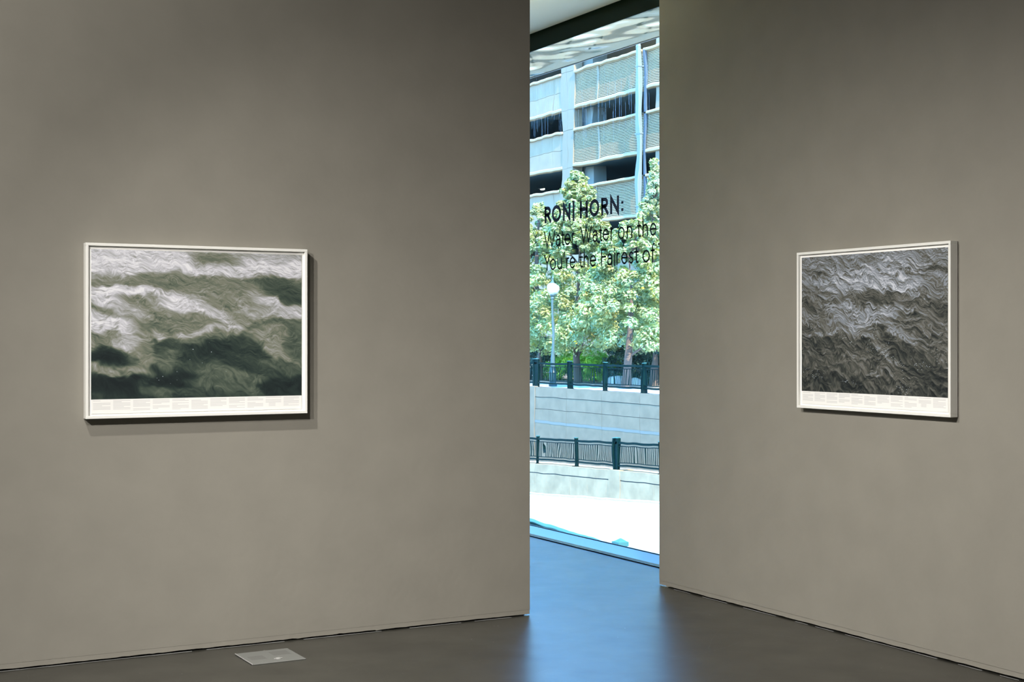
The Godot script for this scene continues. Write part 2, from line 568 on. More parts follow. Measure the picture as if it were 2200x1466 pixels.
# ------------------------------------------------------------------ the room
func wall_mesh(lo: Vector3, hi: Vector3, front: Vector3, sd: int) -> ArrayMesh:
	# plaster wall whose front skin stops ragged, about a centimetre above the floor, over a dark slot
	var b := MB.new()
	b.box(Vector3(lo.x, 0.03, lo.z), hi)
	var r := RandomNumberGenerator.new()
	r.seed = sd
	var along := Vector3(0, 0, 1) if absf(front.x) > 0.5 else Vector3(1, 0, 0)
	var a0 := lo.dot(along)
	var a1 := hi.dot(along)
	var face_at: float = (lo if front.dot(Vector3.ONE) < 0 else hi).dot(front.abs())
	var f := front.abs()
	var sgn := front.dot(Vector3.ONE)
	# the slot's back, deep in shade
	var p0 := along * a0 + f * (face_at - sgn * 0.06)
	var p1 := along * a1 + f * (face_at - sgn * 0.10)
	b.box(Vector3(minf(p0.x, p1.x), 0.0, minf(p0.z, p1.z)), Vector3(maxf(p0.x, p1.x), 0.031, maxf(p0.z, p1.z)))
	var a := a0 + 0.002
	var low := 0.0075
	while a < a1 - 0.002:
		var chip := r.randf() < 0.06
		var step := r.randf_range(0.006, 0.014) if chip else r.randf_range(0.015, 0.06)
		var e := minf(a + step, a1 - 0.002)
		var low2 := 0.0078 + r.randf_range(-0.0013, 0.0013)
		if chip:
			low2 = r.randf_range(0.001, 0.012)
		var q0 := along * a + f * face_at
		var q1 := along * e + f * face_at
		var back := -front * 0.016
		b.hexa([q0 + Vector3.UP * low, q1 + Vector3.UP * low2, q1 + back + Vector3.UP * low2, q0 + back + Vector3.UP * low, q0 + Vector3.UP * 0.031, q1 + Vector3.UP * 0.031, q1 + back + Vector3.UP * 0.031, q0 + back + Vector3.UP * 0.031])
		a = e
		low = low2
	return b.mesh()


func paint_edge_mesh(from: Vector3, to: Vector3, sd: int) -> ArrayMesh:  # pale ragged paint line along a wall's foot
	var b := MB.new()
	var r := RandomNumberGenerator.new()
	r.seed = sd
	var d := (to - from).normalized()
	var side := Vector3(d.z, 0, -d.x)
	var t := 0.0
	var w := 0.006
	var len := from.distance_to(to)
	while t < len:
		var e := minf(len, t + r.randf_range(0.03, 0.12))
		var w2 := r.randf_range(0.001, 0.006)
		if r.randf() > 0.3:
			var p := from + d * t
			var q := from + d * e
			b.hexa([p, q, q + side * w2, p + side * w, p + Vector3.UP * 0.001, q + Vector3.UP * 0.001, q + side * w2 + Vector3.UP * 0.001, p + side * w + Vector3.UP * 0.001])
		t = e
		w = w2
	return b.mesh()


func build_room() -> void:
	var fl := struct("floor", bx(Vector3(-6.2, -0.25, -13.2), Vector3(5.37, 0, 5.2)), mats.floor_paint, "dark grey painted gallery floor with scuffs, blue with daylight near the window", "floor")
	part("paint_edge", paint_edge_mesh(Vector3(3.8, 0, -6.786), Vector3(-1.5, 0, -6.786), 5), mats.paint_edge, fl)
	part("paint_edge", paint_edge_mesh(Vector3(4.986, 0, -3.6), Vector3(4.986, 0, -7.2), 6), mats.paint_edge, fl)
	struct("wall_left", wall_mesh(Vector3(-6.0, 0, -7.04), Vector3(3.837, CEIL, -6.79), Vector3(0, 0, 1), 1), mats.grey_wall_paint, "grey wall that carries the calm green water photograph", "wall")
	struct("wall_right", wall_mesh(Vector3(4.99, 0, -7.233), Vector3(5.17, CEIL, 5.0), Vector3(-1, 0, 0), 2), mats.grey_wall_paint, "grey wall that carries the choppy dark water photograph", "wall")
	struct("wall_rear", bx(Vector3(-6.2, 0, 5.0), Vector3(5.3, CEIL, 5.2)), mats.grey_wall_paint)
	struct("wall_side", bx(Vector3(-6.2, 0, -13.0), Vector3(-6.0, CEIL, 5.0)), mats.grey_wall_paint)
	struct("wall_back", bx(Vector3(-6.2, 0, -13.2), Vector3(5.5, CEIL, -13.0)), mats.grey_wall_paint)
	struct("wall_facade", bx(Vector3(5.30, -6.0, -6.6), Vector3(5.55, CEIL, 5.2)), mats.facade_stone)
	struct("wall_upper", bx(Vector3(5.0, CEIL + 0.3, -26.0), Vector3(5.55, 14.0, 18.0)), mats.facade_stone)
	struct("ceiling", bx(Vector3(-6.2, CEIL, -7.04), Vector3(5.30, CEIL + 0.3, 5.2)), mats.dark_ceiling)
	struct("ceiling", bx(Vector3(-6.2, CEIL, -13.2), Vector3(5.335, CEIL + 0.3, -7.04)), mats.white_ceiling, "white ceiling above the window passage", "ceiling")
	# window
	var win := Node3D.new()
	win.name = "window_1"
	add_child(win)
	win.set_meta("kind", "structure")
	tag(win, "floor to ceiling window between the two grey walls", "window")
	# a slab of float glass, 12 mm, with the faint waviness that bends the lines seen through it
	var gn := FastNoiseLite.new()
	gn.seed = 91
	gn.frequency = 1.0
	gn.fractal_octaves = 2
	var wave := func(y: float, z: float) -> float: return WAVE * gn.get_noise_2d(z * 3.8, y * 1.6)
	var g := MB.new()
	for skin in 2:
		var sx: float = [-1.0, 1.0][skin]
		g.grid(110, 220, func(u, v):
			var y := lerpf(0.002, 3.70, u)
			var z := lerpf(-12.99, -6.61, v)
			if skin == 0:
				return [Vector3(5.37, y, z), Vector3(-1, 0, 0)]
			var e := 0.004
			var dy: float = (wave.call(y + e, z) - wave.call(y - e, z)) / (2 * e)
			var dz: float = (wave.call(y, z + e) - wave.call(y, z - e)) / (2 * e)
			return [Vector3(5.382 + wave.call(y, z), y, z), Vector3(1, -dy, -dz).normalized()], Vector3(sx, 0, 0))
	g.face([Vector3(5.37, 0.002, -12.99), Vector3(5.382, 0.002, -12.99), Vector3(5.382, 0.002, -6.61), Vector3(5.37, 0.002, -6.61)], Vector3.DOWN)
	g.face([Vector3(5.37, 3.70, -12.99), Vector3(5.382, 3.70, -12.99), Vector3(5.382, 3.70, -6.61), Vector3(5.37, 3.70, -6.61)], Vector3.UP)
	g.face([Vector3(5.37, 0.002, -12.99), Vector3(5.382, 0.002, -12.99), Vector3(5.382, 3.70, -12.99), Vector3(5.37, 3.70, -12.99)], Vector3.FORWARD)
	g.face([Vector3(5.37, 0.002, -6.61), Vector3(5.382, 0.002, -6.61), Vector3(5.382, 3.70, -6.61), Vector3(5.37, 3.70, -6.61)], Vector3.BACK)
	var pane := part("glass_pane", g.mesh(), mats.clear_glass, win)
	var wr := RandomNumberGenerator.new()
	wr.seed = 19
	var ws := MB.new()
	for k in 90:
		var z := wr.randf_range(-9.5, -7.9)
		var y := wr.randf_range(3.05, 3.42) - 0.06 * (z + 8.6)
		var w := wr.randf_range(0.0012, 0.0032)
		ws.box(Vector3(5.3822, y - wr.randf_range(0.05, 0.28), z), Vector3(5.3826, y, z + w))
	var wo := part("water_streaks", ws.mesh(), mats.dried_water, pane)
	wo.set_meta("kind", "stuff")
	part("head_frame", bx(Vector3(5.36, 3.665, -13.0), Vector3(5.3695, 3.80, -6.6), 0.002), mats.beam_green, win)
	part("head_seal", bx(Vector3(5.3695, 3.70, -13.0), Vector3(5.42, 3.80, -6.6)), mats.black_metal, win)
	part("gasket", bx(Vector3(5.36, 0.0, -13.0), Vector3(5.3695, 0.007, -6.6)), mats.black_metal, win)
	part("mullion", bx(Vector3(5.33, 0.0, -6.66), Vector3(5.42, 3.68, -6.6)), mats.black_metal, win)
	part("mullion", bx(Vector3(5.33, 0.0, -13.0), Vector3(5.42, 3.68, -12.94)), mats.black_metal, win)
	var lb := MB.new()
	var lp := [Vector2(5.386, -0.001), Vector2(5.45, 0.0), Vector2(5.602, 0.024), Vector2(5.602, -0.3), Vector2(5.386, -0.3)]
	for i in lp.size():
		var p: Vector2 = lp[i]
		var q: Vector2 = lp[(i + 1) % lp.size()]
		var out: Vector2 = (p + q) / 2 - Vector2(5.5, -0.15)
		lb.face([Vector3(p.x, p.y, -13.2), Vector3(q.x, q.y, -13.2), Vector3(q.x, q.y, -6.0), Vector3(p.x, p.y, -6.0)], Vector3(out.x, out.y, 0))
	for z in [-13.2, -6.0]:
		lb.face([lp[0], lp[1], lp[2], lp[3], lp[4]].map(func(e): return Vector3(e.x, e.y, z)), Vector3(0, 0, signf(z + 9.0)))
	var led := part("outer_ledge", lb.mesh(), mats.ledge_metal, win)
	part("ledge_trim", bx(Vector3(5.602, -0.25, -13.2), Vector3(5.612, 0.028, -6.0)), mats.black_metal, led)
	# wavy polished soffit over the window, outside
	var sn := FastNoiseLite.new()
	sn.seed = 14
	sn.frequency = 1.0
	sn.fractal_octaves = 2
	var hgt := func(x: float, z: float) -> float: return (0.011 * sn.get_noise_2d(x * 0.8, z * 0.55) + 0.003 * sn.get_noise_2d(x * 2.4 + 40.0, z * 1.5)) * clampf((6.30 - x) * 5.0, 0.0, 1.0)
	var sb := MB.new()
	sb.grid(30, 150, func(u, v):
		var x := lerpf(5.42, 6.30, u)
		var z := lerpf(-14.0, -5.0, v)
		var e := 0.002
		var nn := Vector3((hgt.call(x + e, z) - hgt.call(x - e, z)) / (2 * e), -1.0, (hgt.call(x, z + e) - hgt.call(x, z - e)) / (2 * e)).normalized()
		return [Vector3(x, 3.785 + 0.027 * u * u + hgt.call(x, z), z), (nn + Vector3(0.065 * u, 0, 0)).normalized()], Vector3.DOWN)
	var so := struct("soffit", sb.mesh(), mats.soffit_metal, "wavy polished metal soffit above the window outside", "soffit")
	part("fascia", bx(Vector3(5.42, 3.84, -14.0), Vector3(6.30, 4.12, -5.0)), mats.beam_green, so)
	part("edge_strip", bx(Vector3(6.30, 3.808, -14.0), Vector3(6.312, 4.12, -5.0)), mats.black_metal, so)


func track_lights() -> void:
	# spotlights on ceiling tracks that wash both walls; each is a can with a glowing lens and a light in front of it
	# [place, aim, half cone in degrees, energy]
	var spots := [
		[Vector3(0.30, 3.50, -3.20), Vector3(-0.06, -0.951, -0.309), 63.3, 14.6, "white ceiling spotlight nearest the floor box, aimed at the calm water picture wall"],
		[Vector3(-1.20, 3.50, -3.20), Vector3(0.44, -0.36, -0.80), 50.0, 15.8, "white ceiling spotlight far along its track, aimed aslant at the calm water picture"],
		[Vector3(0.50, 3.50, -5.40), Vector3(0.700, -0.708, 0.09), 54.0, 13.3, "white ceiling spotlight facing the choppy water picture, nearer the calm picture wall"],
		[Vector3(0.50, 3.50, -3.80), Vector3(0.61, -0.78, -0.115), 49.0, 21.8, "white ceiling spotlight facing the wall of the choppy water picture, nearer the viewer"],
	]
	var t := part("lighting_track", bx(Vector3(-3.2, 3.75, -3.22), Vector3(0.44, 3.79, -3.18), 0.004), mats.frame_white, self)
	tag(t, "white lighting track on the ceiling parallel to the calm water picture", "track")
	var t2 := part("lighting_track", bx(Vector3(0.48, 3.75, -6.0), Vector3(0.52, 3.79, -3.4), 0.004), mats.frame_white, self)
	tag(t2, "white lighting track on the ceiling parallel to the choppy water picture", "track")
	var lens := mat("lamp_lens", Color(1, 0.96, 0.9), 0.4)
	lens.emission_enabled = true
	lens.emission = Color(1, 0.96, 0.9)
	lens.emission_energy_multiplier = 3.0
	for s in spots:
		var o := thing("track_light", s[0], s[4], "spotlight")
		var body := MB.new()
		body.lathe([Vector2(0, -0.1), Vector2(0.036, -0.1), Vector2(0.042, -0.08), Vector2(0.042, 0.08), Vector2(0.036, 0.08), Vector2(0.034, 0.06)], 20)
		var can := part("can", body.mesh(), mats.frame_white, o)
		var dir: Vector3 = (s[1] as Vector3).normalized()
		can.basis = Basis(Quaternion(Vector3.UP, dir))
		var lb := MB.new()
		lb.lathe([Vector2(0.034, 0.064), Vector2(0.0, 0.066)], 20)
		part("lens", lb.mesh(), lens, can)
		part("stem", bx(Vector3(-0.008, 0.0, -0.008), Vector3(0.008, 0.228, 0.008), 0.002), mats.frame_white, o)
		var l := SpotLight3D.new()
		l.name = "track_spot"
		o.add_child(l, true)
		l.position = dir * 0.1
		l.basis = Basis.looking_at(dir, Vector3.UP)
		l.spot_angle = s[2]
		l.spot_angle_attenuation = 1.0
		l.spot_range = 14.0
		l.spot_attenuation = 2.0
		l.light_size = 0.05
		l.light_color = Color(1.0, 0.98, 0.955)
		l.light_energy = s[3]
		l.shadow_enabled = true


func added_uplight() -> void:
	# an added, unseen hanging light, put in the passage to brighten its white ceiling
	var o := thing("added_hanging_light", Vector3(3.7, 3.05, -8.45), "slim white hanging light added out of view behind the wider grey wall to brighten the passage ceiling", "light")
	part("housing", bx(Vector3(-0.08, 0.0, -0.9), Vector3(0.08, 0.06, 0.9), 0.006), mats.frame_white, o)
	for x in [-0.7, 0.7]:
		part("hanger", bx(Vector3(-0.076, 0.05, x - 0.004), Vector3(-0.068, 0.739, x + 0.004)), mats.black_metal, o)
	var em := mat("added_light_glow", Color(0.97, 1.0, 0.9), 0.5)
	em.emission_enabled = true
	em.emission = Color(0.97, 1.0, 0.9)
	em.emission_energy_multiplier = 3.0
	part("diffuser", bx(Vector3(-0.06, 0.06, -0.88), Vector3(0.06, 0.064, 0.88)), em, o)
	var l := AreaLight3D.new()
	l.name = "added_light_area"
	o.add_child(l, true)
	l.position = Vector3(0.0, 0.07, 0.0)
	l.rotation_degrees = Vector3(90, 0, 0)
	l.area_size = Vector2(0.1, 1.7)
	l.light_energy = 2.6
	l.light_color = Color(1.0, 0.97, 0.76)
	l.shadow_enabled = true


func framed(called_at: Transform3D, tex: Texture2D, label: String, print_label: String, mname: String) -> void:
	# local x to the right along the wall, y up from the frame's lower edge, z out of the wall
	var o := thing("framed_photograph", Vector3.ZERO, label, "picture")
	o.transform = called_at
	var w := 1.078
	var h := 0.812
	var f := 0.0135
	var dp := 0.05
	for side in [0, 1, 2, 3]:
		var b := MB.new()
		match side:
			0: b.box(Vector3(0, 0, 0.004), Vector3(w, f, dp), 0.0012)
			1: b.box(Vector3(0, h - f, 0.004), Vector3(w, h, dp), 0.0012)
			2: b.box(Vector3(0, f, 0.004), Vector3(f, h - f, dp), 0.0012)
			3: b.box(Vector3(w - f, f, 0.004), Vector3(w, h - f, dp), 0.0012)
		part("frame_rail", b.mesh(), mats.frame_white, o)
	part("mat_board", bx(Vector3(f, f, 0.0), Vector3(w - f, h - f, dp - 0.015)), mats.mat_board, o)
	var pb := MB.new()
	var x0 := 0.0265
	var y0 := 0.0225
	var x1 := w - 0.0265
	var y1 := h - 0.0275
	var z := dp - 0.012
	pb.uvquad(Vector3(x0, y1, z), Vector3(x1, y1, z), Vector3(x1, y0, z), Vector3(x0, y0, z), Vector3(0, 0, 1))
	for e in [[Vector3(x0, y0, z), Vector3(x1, y0, z), Vector3.DOWN], [Vector3(x0, y1, z), Vector3(x1, y1, z), Vector3.UP], [Vector3(x0, y0, z), Vector3(x0, y1, z), Vector3.LEFT], [Vector3(x1, y0, z), Vector3(x1, y1, z), Vector3.RIGHT]]:
		var dz := Vector3(0, 0, -0.003)
		var k0 := pb.v.size()
		pb.face([e[0], e[1], e[1] + dz, e[0] + dz], e[2])
		for i in range(k0, pb.v.size()):
			pb.uv[i] = Vector2(0.5, 0.999)
	var p := part("print", pb.mesh(), print_material(mname, tex), o)
	p.set_meta("label", print_label)


func build_pictures() -> void:
	var calm := [
		[0.18, 0.06, 0.30, 0.06, 0.0, 0.74], [0.05, 0.12, 0.2, 0.05, -0.1, 0.78], [0.56, 0.055, 0.12, 0.03, 0.12, 0.40], [0.55, 0.115, 0.26, 0.03, 0.1, 0.74], [0.90, 0.03, 0.14, 0.03, 0.0, 0.62],
		[0.88, 0.10, 0.16, 0.035, 0.1, 0.80], [0.30, 0.20, 0.34, 0.035, 0.03, 0.42], [0.62, 0.22, 0.22, 0.045, 0.2, 0.44], [0.88, 0.21, 0.15, 0.045, 0.1, 0.27], [0.92, 0.29, 0.12, 0.03, 0.1, 0.25],
		[0.14, 0.275, 0.17, 0.02, 0.0, 0.84], [0.22, 0.33, 0.11, 0.03, 0.0, 0.45], [0.05, 0.33, 0.09, 0.035, 0.2, 0.70], [0.40, 0.36, 0.12, 0.035, 0.25, 0.74], [0.62, 0.33, 0.16, 0.06, 0.35, 0.47], [0.84, 0.34, 0.12, 0.03, 0.2, 0.72],
		[0.93, 0.41, 0.12, 0.028, 0.1, 0.64], [0.73, 0.40, 0.06, 0.09, 0.4, 0.52], [0.08, 0.42, 0.18, 0.02, 0.35, 0.42], [0.10, 0.48, 0.14, 0.05, 0.1, 0.74], [0.42, 0.47, 0.17, 0.05, 0.12, 0.46], [0.60, 0.45, 0.13, 0.025, 0.35, 0.66],
		[0.30, 0.53, 0.12, 0.03, 0.2, 0.37], [0.50, 0.55, 0.16, 0.015, -0.12, 0.62], [0.30, 0.57, 0.03, 0.03, 0.5, 0.62], [0.86, 0.49, 0.16, 0.012, -0.1, 0.36], [0.85, 0.555, 0.10, 0.04, 0.2, 0.48], [0.74, 0.53, 0.06, 0.02, -0.4, 0.34],
		[0.05, 0.60, 0.12, 0.03, -0.3, 0.46], [0.16, 0.62, 0.05, 0.10, -0.7, 0.66], [0.23, 0.65, 0.04, 0.08, -0.4, 0.44], [0.34, 0.66, 0.11, 0.035, 0.1, 0.22], [0.52, 0.60, 0.14, 0.018, -0.22, 0.42], [0.54, 0.69, 0.17, 0.06, -0.3, 0.17],
		[0.84, 0.65, 0.14, 0.03, 0.5, 0.52], [0.96, 0.62, 0.06, 0.06, 0.2, 0.30], [0.76, 0.68, 0.08, 0.04, 0.3, 0.20], [0.09, 0.72, 0.15, 0.035, 0.08, 0.12], [0.26, 0.74, 0.09, 0.03, -0.3, 0.46], [0.12, 0.80, 0.16, 0.022, 0.1, 0.52],
		[0.13, 0.90, 0.13, 0.05, 0.1, 0.10], [0.36, 0.86, 0.10, 0.05, 0.15, 0.09], [0.36, 0.77, 0.05, 0.05, -0.8, 0.42], [0.55, 0.80, 0.13, 0.03, 0.15, 0.34], [0.70, 0.76, 0.14, 0.03, 0.2, 0.20], [0.70, 0.86, 0.18, 0.02, 0.05, 0.36],
		[0.52, 0.90, 0.14, 0.02, 0.2, 0.36], [0.88, 0.80, 0.14, 0.02, 0.3, 0.30], [0.92, 0.92, 0.12, 0.05, 0.1, 0.12], [0.28, 0.95, 0.07, 0.025, 0.5, 0.34], [0.55, 0.97, 0.14, 0.025, 0.1, 0.24], [0.73, 0.94, 0.07, 0.02, 0.4, 0.32],
	]
	var calm_stops := [Color8(28, 36, 38), Color8(40, 52, 50), Color8(62, 74, 66), Color8(88, 98, 86), Color8(118, 122, 108), Color8(142, 145, 140), Color8(170, 172, 176), Color8(198, 199, 207), Color8(222, 223, 228)]
	var t1 := water_print(11, calm, 0.62, 0.2, calm_stops, 0.20, 0.028, 0.75, 0.007, false, 1.35, 0.03, [[0.3, 0.86, 0.4, 0.9, 0.04, 7], [0.45, 0.62, 0.6, 0.75, 0.06, 6]])
	framed(Transform3D(Basis.IDENTITY, Vector3(1.466, 1.128, -6.79)), t1, "white framed photograph of calm dark green water with pale reflections, on the wider grey wall", "print of smooth green water with pale sky reflections above a strip of fine text", "calm_water_print")
	var rough := [
		[0.2, 0.05, 0.3, 0.04, 0.1, 0.42], [0.55, 0.12, 0.35, 0.04, -0.1, 0.58], [0.9, 0.06, 0.15, 0.04, 0.1, 0.40], [0.45, 0.2, 0.3, 0.04, 0.1, 0.62], [0.14, 0.14, 0.12, 0.03, 0.3, 0.32], [0.80, 0.15, 0.2, 0.03, 0.2, 0.44],
		[0.5, 0.07, 0.06, 0.02, 0.0, 0.26], [0.92, 0.13, 0.1, 0.02, 0.0, 0.22], [0.18, 0.15, 0.03, 0.02, 0.0, 0.2], [0.10, 0.27, 0.12, 0.03, 0.2, 0.34], [0.32, 0.27, 0.13, 0.03, 0.2, 0.50], [0.70, 0.25, 0.2, 0.03, 0.1, 0.60],
		[0.40, 0.30, 0.16, 0.03, -0.1, 0.24], [0.50, 0.33, 0.10, 0.03, 0.4, 0.16], [0.62, 0.32, 0.09, 0.03, -0.3, 0.22], [0.75, 0.36, 0.12, 0.03, 0.1, 0.24], [0.9, 0.3, 0.12, 0.04, 0.1, 0.34], [0.10, 0.38, 0.16, 0.03, 0.25, 0.22],
		[0.35, 0.42, 0.2, 0.05, 0.1, 0.50], [0.55, 0.45, 0.2, 0.04, -0.3, 0.54], [0.78, 0.45, 0.16, 0.03, -0.2, 0.30], [0.95, 0.42, 0.08, 0.04, 0.2, 0.16], [0.1, 0.47, 0.14, 0.04, 0.4, 0.36], [0.65, 0.53, 0.22, 0.03, 0.55, 0.44],
		[0.85, 0.55, 0.16, 0.04, 0.4, 0.26], [0.20, 0.56, 0.18, 0.012, -0.1, 0.56], [0.14, 0.62, 0.16, 0.05, 0.1, 0.14], [0.30, 0.63, 0.08, 0.06, 0.3, 0.20], [0.50, 0.58, 0.06, 0.04, 0.2, 0.30], [0.48, 0.66, 0.10, 0.06, 0.3, 0.18],
		[0.66, 0.66, 0.16, 0.03, 0.6, 0.14], [0.60, 0.70, 0.12, 0.02, 0.7, 0.34], [0.80, 0.76, 0.2, 0.05, 0.5, 0.12], [0.90, 0.68, 0.1, 0.03, 0.3, 0.24], [0.2, 0.76, 0.2, 0.07, 0.1, 0.22], [0.40, 0.78, 0.14, 0.07, 0.2, 0.28],
		[0.55, 0.85, 0.16, 0.06, 0.2, 0.25], [0.12, 0.9, 0.14, 0.06, 0.2, 0.14], [0.36, 0.93, 0.12, 0.04, 0.0, 0.10], [0.62, 0.95, 0.14, 0.03, 0.1, 0.20], [0.9, 0.9, 0.14, 0.07, 0.2, 0.12], [0.75, 0.88, 0.1, 0.04, 0.4, 0.22],
	]
	var rough_stops := [Color8(28, 33, 35), Color8(52, 56, 54), Color8(78, 80, 75), Color8(104, 104, 99), Color8(122, 130, 138), Color8(146, 153, 163), Color8(172, 177, 188), Color8(200, 205, 214)]
	var t2 := water_print(47, rough, 0.5, 0.2, rough_stops, 0.38, 0.04, 1.0, 0.009, true, 1.2, 0.08, [[0.56, 0.68, 0.72, 0.80, 0.014, 60], [0.02, 0.47, 0.1, 0.55, 0.012, 45], [0.12, 0.58, 0.28, 0.56, 0.010, 40], [0.28, 0.58, 0.38, 0.64, 0.01, 25], [0.03, 0.84, 0.16, 0.90, 0.02, 40], [0.68, 0.92, 0.76, 0.99, 0.02, 45], [0.3, 0.91, 0.4, 0.93, 0.008, 25], [0.78, 0.78, 0.9, 0.8, 0.015, 25], [0.9, 0.7, 0.99, 0.74, 0.02, 20], [0.5, 0.6, 0.62, 0.68, 0.05, 60]])
	framed(Transform3D(Basis(Vector3(0, 0, 1), Vector3.UP, Vector3(-1, 0, 0)), Vector3(4.99, 1.136, -5.9)), t2, "white framed photograph of choppy dark water with foam flecks, beyond the window gap", "print of rough dark water with foam flecks above a strip of fine text", "choppy_water_print")


func build_floor_box() -> void:
	var o := thing("floor_box", Vector3(2.262, 0.0, -6.485), "flat grey metal floor box cover set in the dark floor beside the wall", "floor box")
	part("cover", bx(Vector3(-0.131, -0.001, -0.128), Vector3(0.131, 0.0045, 0.128), 0.002), mats.box_metal, o)
	part("inlay", bx(Vector3(-0.105, 0.004, -0.03), Vector3(-0.03, 0.0056, 0.045), 0.0006), mats.box_inlay, o)
	part("inlay", bx(Vector3(0.02, 0.004, -0.085), Vector3(0.105, 0.0056, 0.0), 0.0006), mats.box_inlay, o)
	var rim := MB.new()
	rim.box(Vector3(-0.131, 0.0, -0.128), Vector3(-0.127, 0.0058, 0.128), 0.001)
	part("rim", rim.mesh(), mats.bright_metal, o)
	var latch := MB.new()
	latch.lathe([Vector2(0.014, 0.0045), Vector2(0.014, 0.007), Vector2(0.008, 0.0095), Vector2(0.0, 0.0095)], 14, Vector3(0.015, 0, 0.07))
	latch.box(Vector3(-0.005, 0.0045, 0.066), Vector3(0.035, 0.008, 0.074), 0.001)
	part("latch", latch.mesh(), mats.bright_metal, o)


func build_lettering() -> void:
	var o := thing("window_lettering", Vector3(5.3685, 2.0, -9.29), "dark blue vinyl lettering in three lines on the window glass", "lettering")
	var lines := [
		["R -9.277 -9.180,O -9.170 -9.038,N -9.012 -8.906,I -8.876 -8.849,H -8.775 -8.669,O -8.645 -8.517,R -8.491 -8.397,N -8.376 -8.265,: -8.240 -8.206", 2.354, 0.123, 0.0255],
		["W -9.288 -9.122,a -9.114 -9.048,t -9.038 -8.991,e -8.986 -8.906,r -8.885 -8.848,c -8.838 -8.818,W -8.768 -8.614,a -8.606 -8.538,t -8.517 -8.477,e -8.470 -8.392,r -8.370 -8.332,o -8.276 -8.195,n -8.168 -8.101,t -8.045 -7.996,h -7.978 -7.914,e -7.890 -7.816,W -7.73 -7.57,a -7.56 -7.495,l -7.46 -7.45,l -7.42 -7.41", 2.174, 0.122, 0.0125],
		["Y -9.288 -9.191,o -9.196 -9.114,u -9.092 -9.026,q -8.999 -8.986,r -8.963 -8.924,e -8.916 -8.838,t -8.788 -8.735,h -8.723 -8.659,e -8.640 -8.558,F -8.493 -8.425,a -8.413 -8.350,i -8.324 -8.313,r -8.295 -8.254,e -8.235 -8.159,s -8.141 -8.088,t -8.074 -8.026,o -7.978 -7.892,f -7.880 -7.833,T -7.797 -7.700,h -7.68 -7.615,e -7.59 -7.51,m -7.48 -7.37", 2.002, 0.120, 0.0125],
	]
	for k in 3:
		var line := Node3D.new()
		line.name = "text_line"
		o.add_child(line, true)
		line.set_meta("label", ["bold capital letters, the uppermost line", "thin letters, the middle line", "thin letters, the lowest line"][k])
		for e in (lines[k][0] as String).split(","):
			var q := e.split(" ")
			part("letter", letter_mesh(q[0], float(q[2]) - float(q[1]), lines[k][2], lines[k][3]), mats.navy_vinyl if k == 0 else mats.dark_vinyl, line, Vector3(0, lines[k][1] - 2.0, float(q[1]) + 9.29))


# ------------------------------------------------------------------ outside
func street_y(z: float) -> float:
	return -4.641 + (z + 49.526) * 0.0573 if z < -38.0 else -3.98 + (z + 38.0) * 0.002


func lower_top(z: float) -> float:
	return -3.446 + (z + 49.526) * 0.0336


func sheared(x0: float, x1: float, z0: float, z1: float, lo: Callable, hi: Callable) -> ArrayMesh:
	var b := MB.new()
	b.hexa([Vector3(x0, lo.call(z0), z0), Vector3(x1, lo.call(z0), z0), Vector3(x1, lo.call(z1), z1), Vector3(x0, lo.call(z1), z1),
		Vector3(x0, hi.call(z0), z0), Vector3(x1, hi.call(z0), z0), Vector3(x1, hi.call(z1), z1), Vector3(x0, hi.call(z1), z1)])
	return b.mesh()


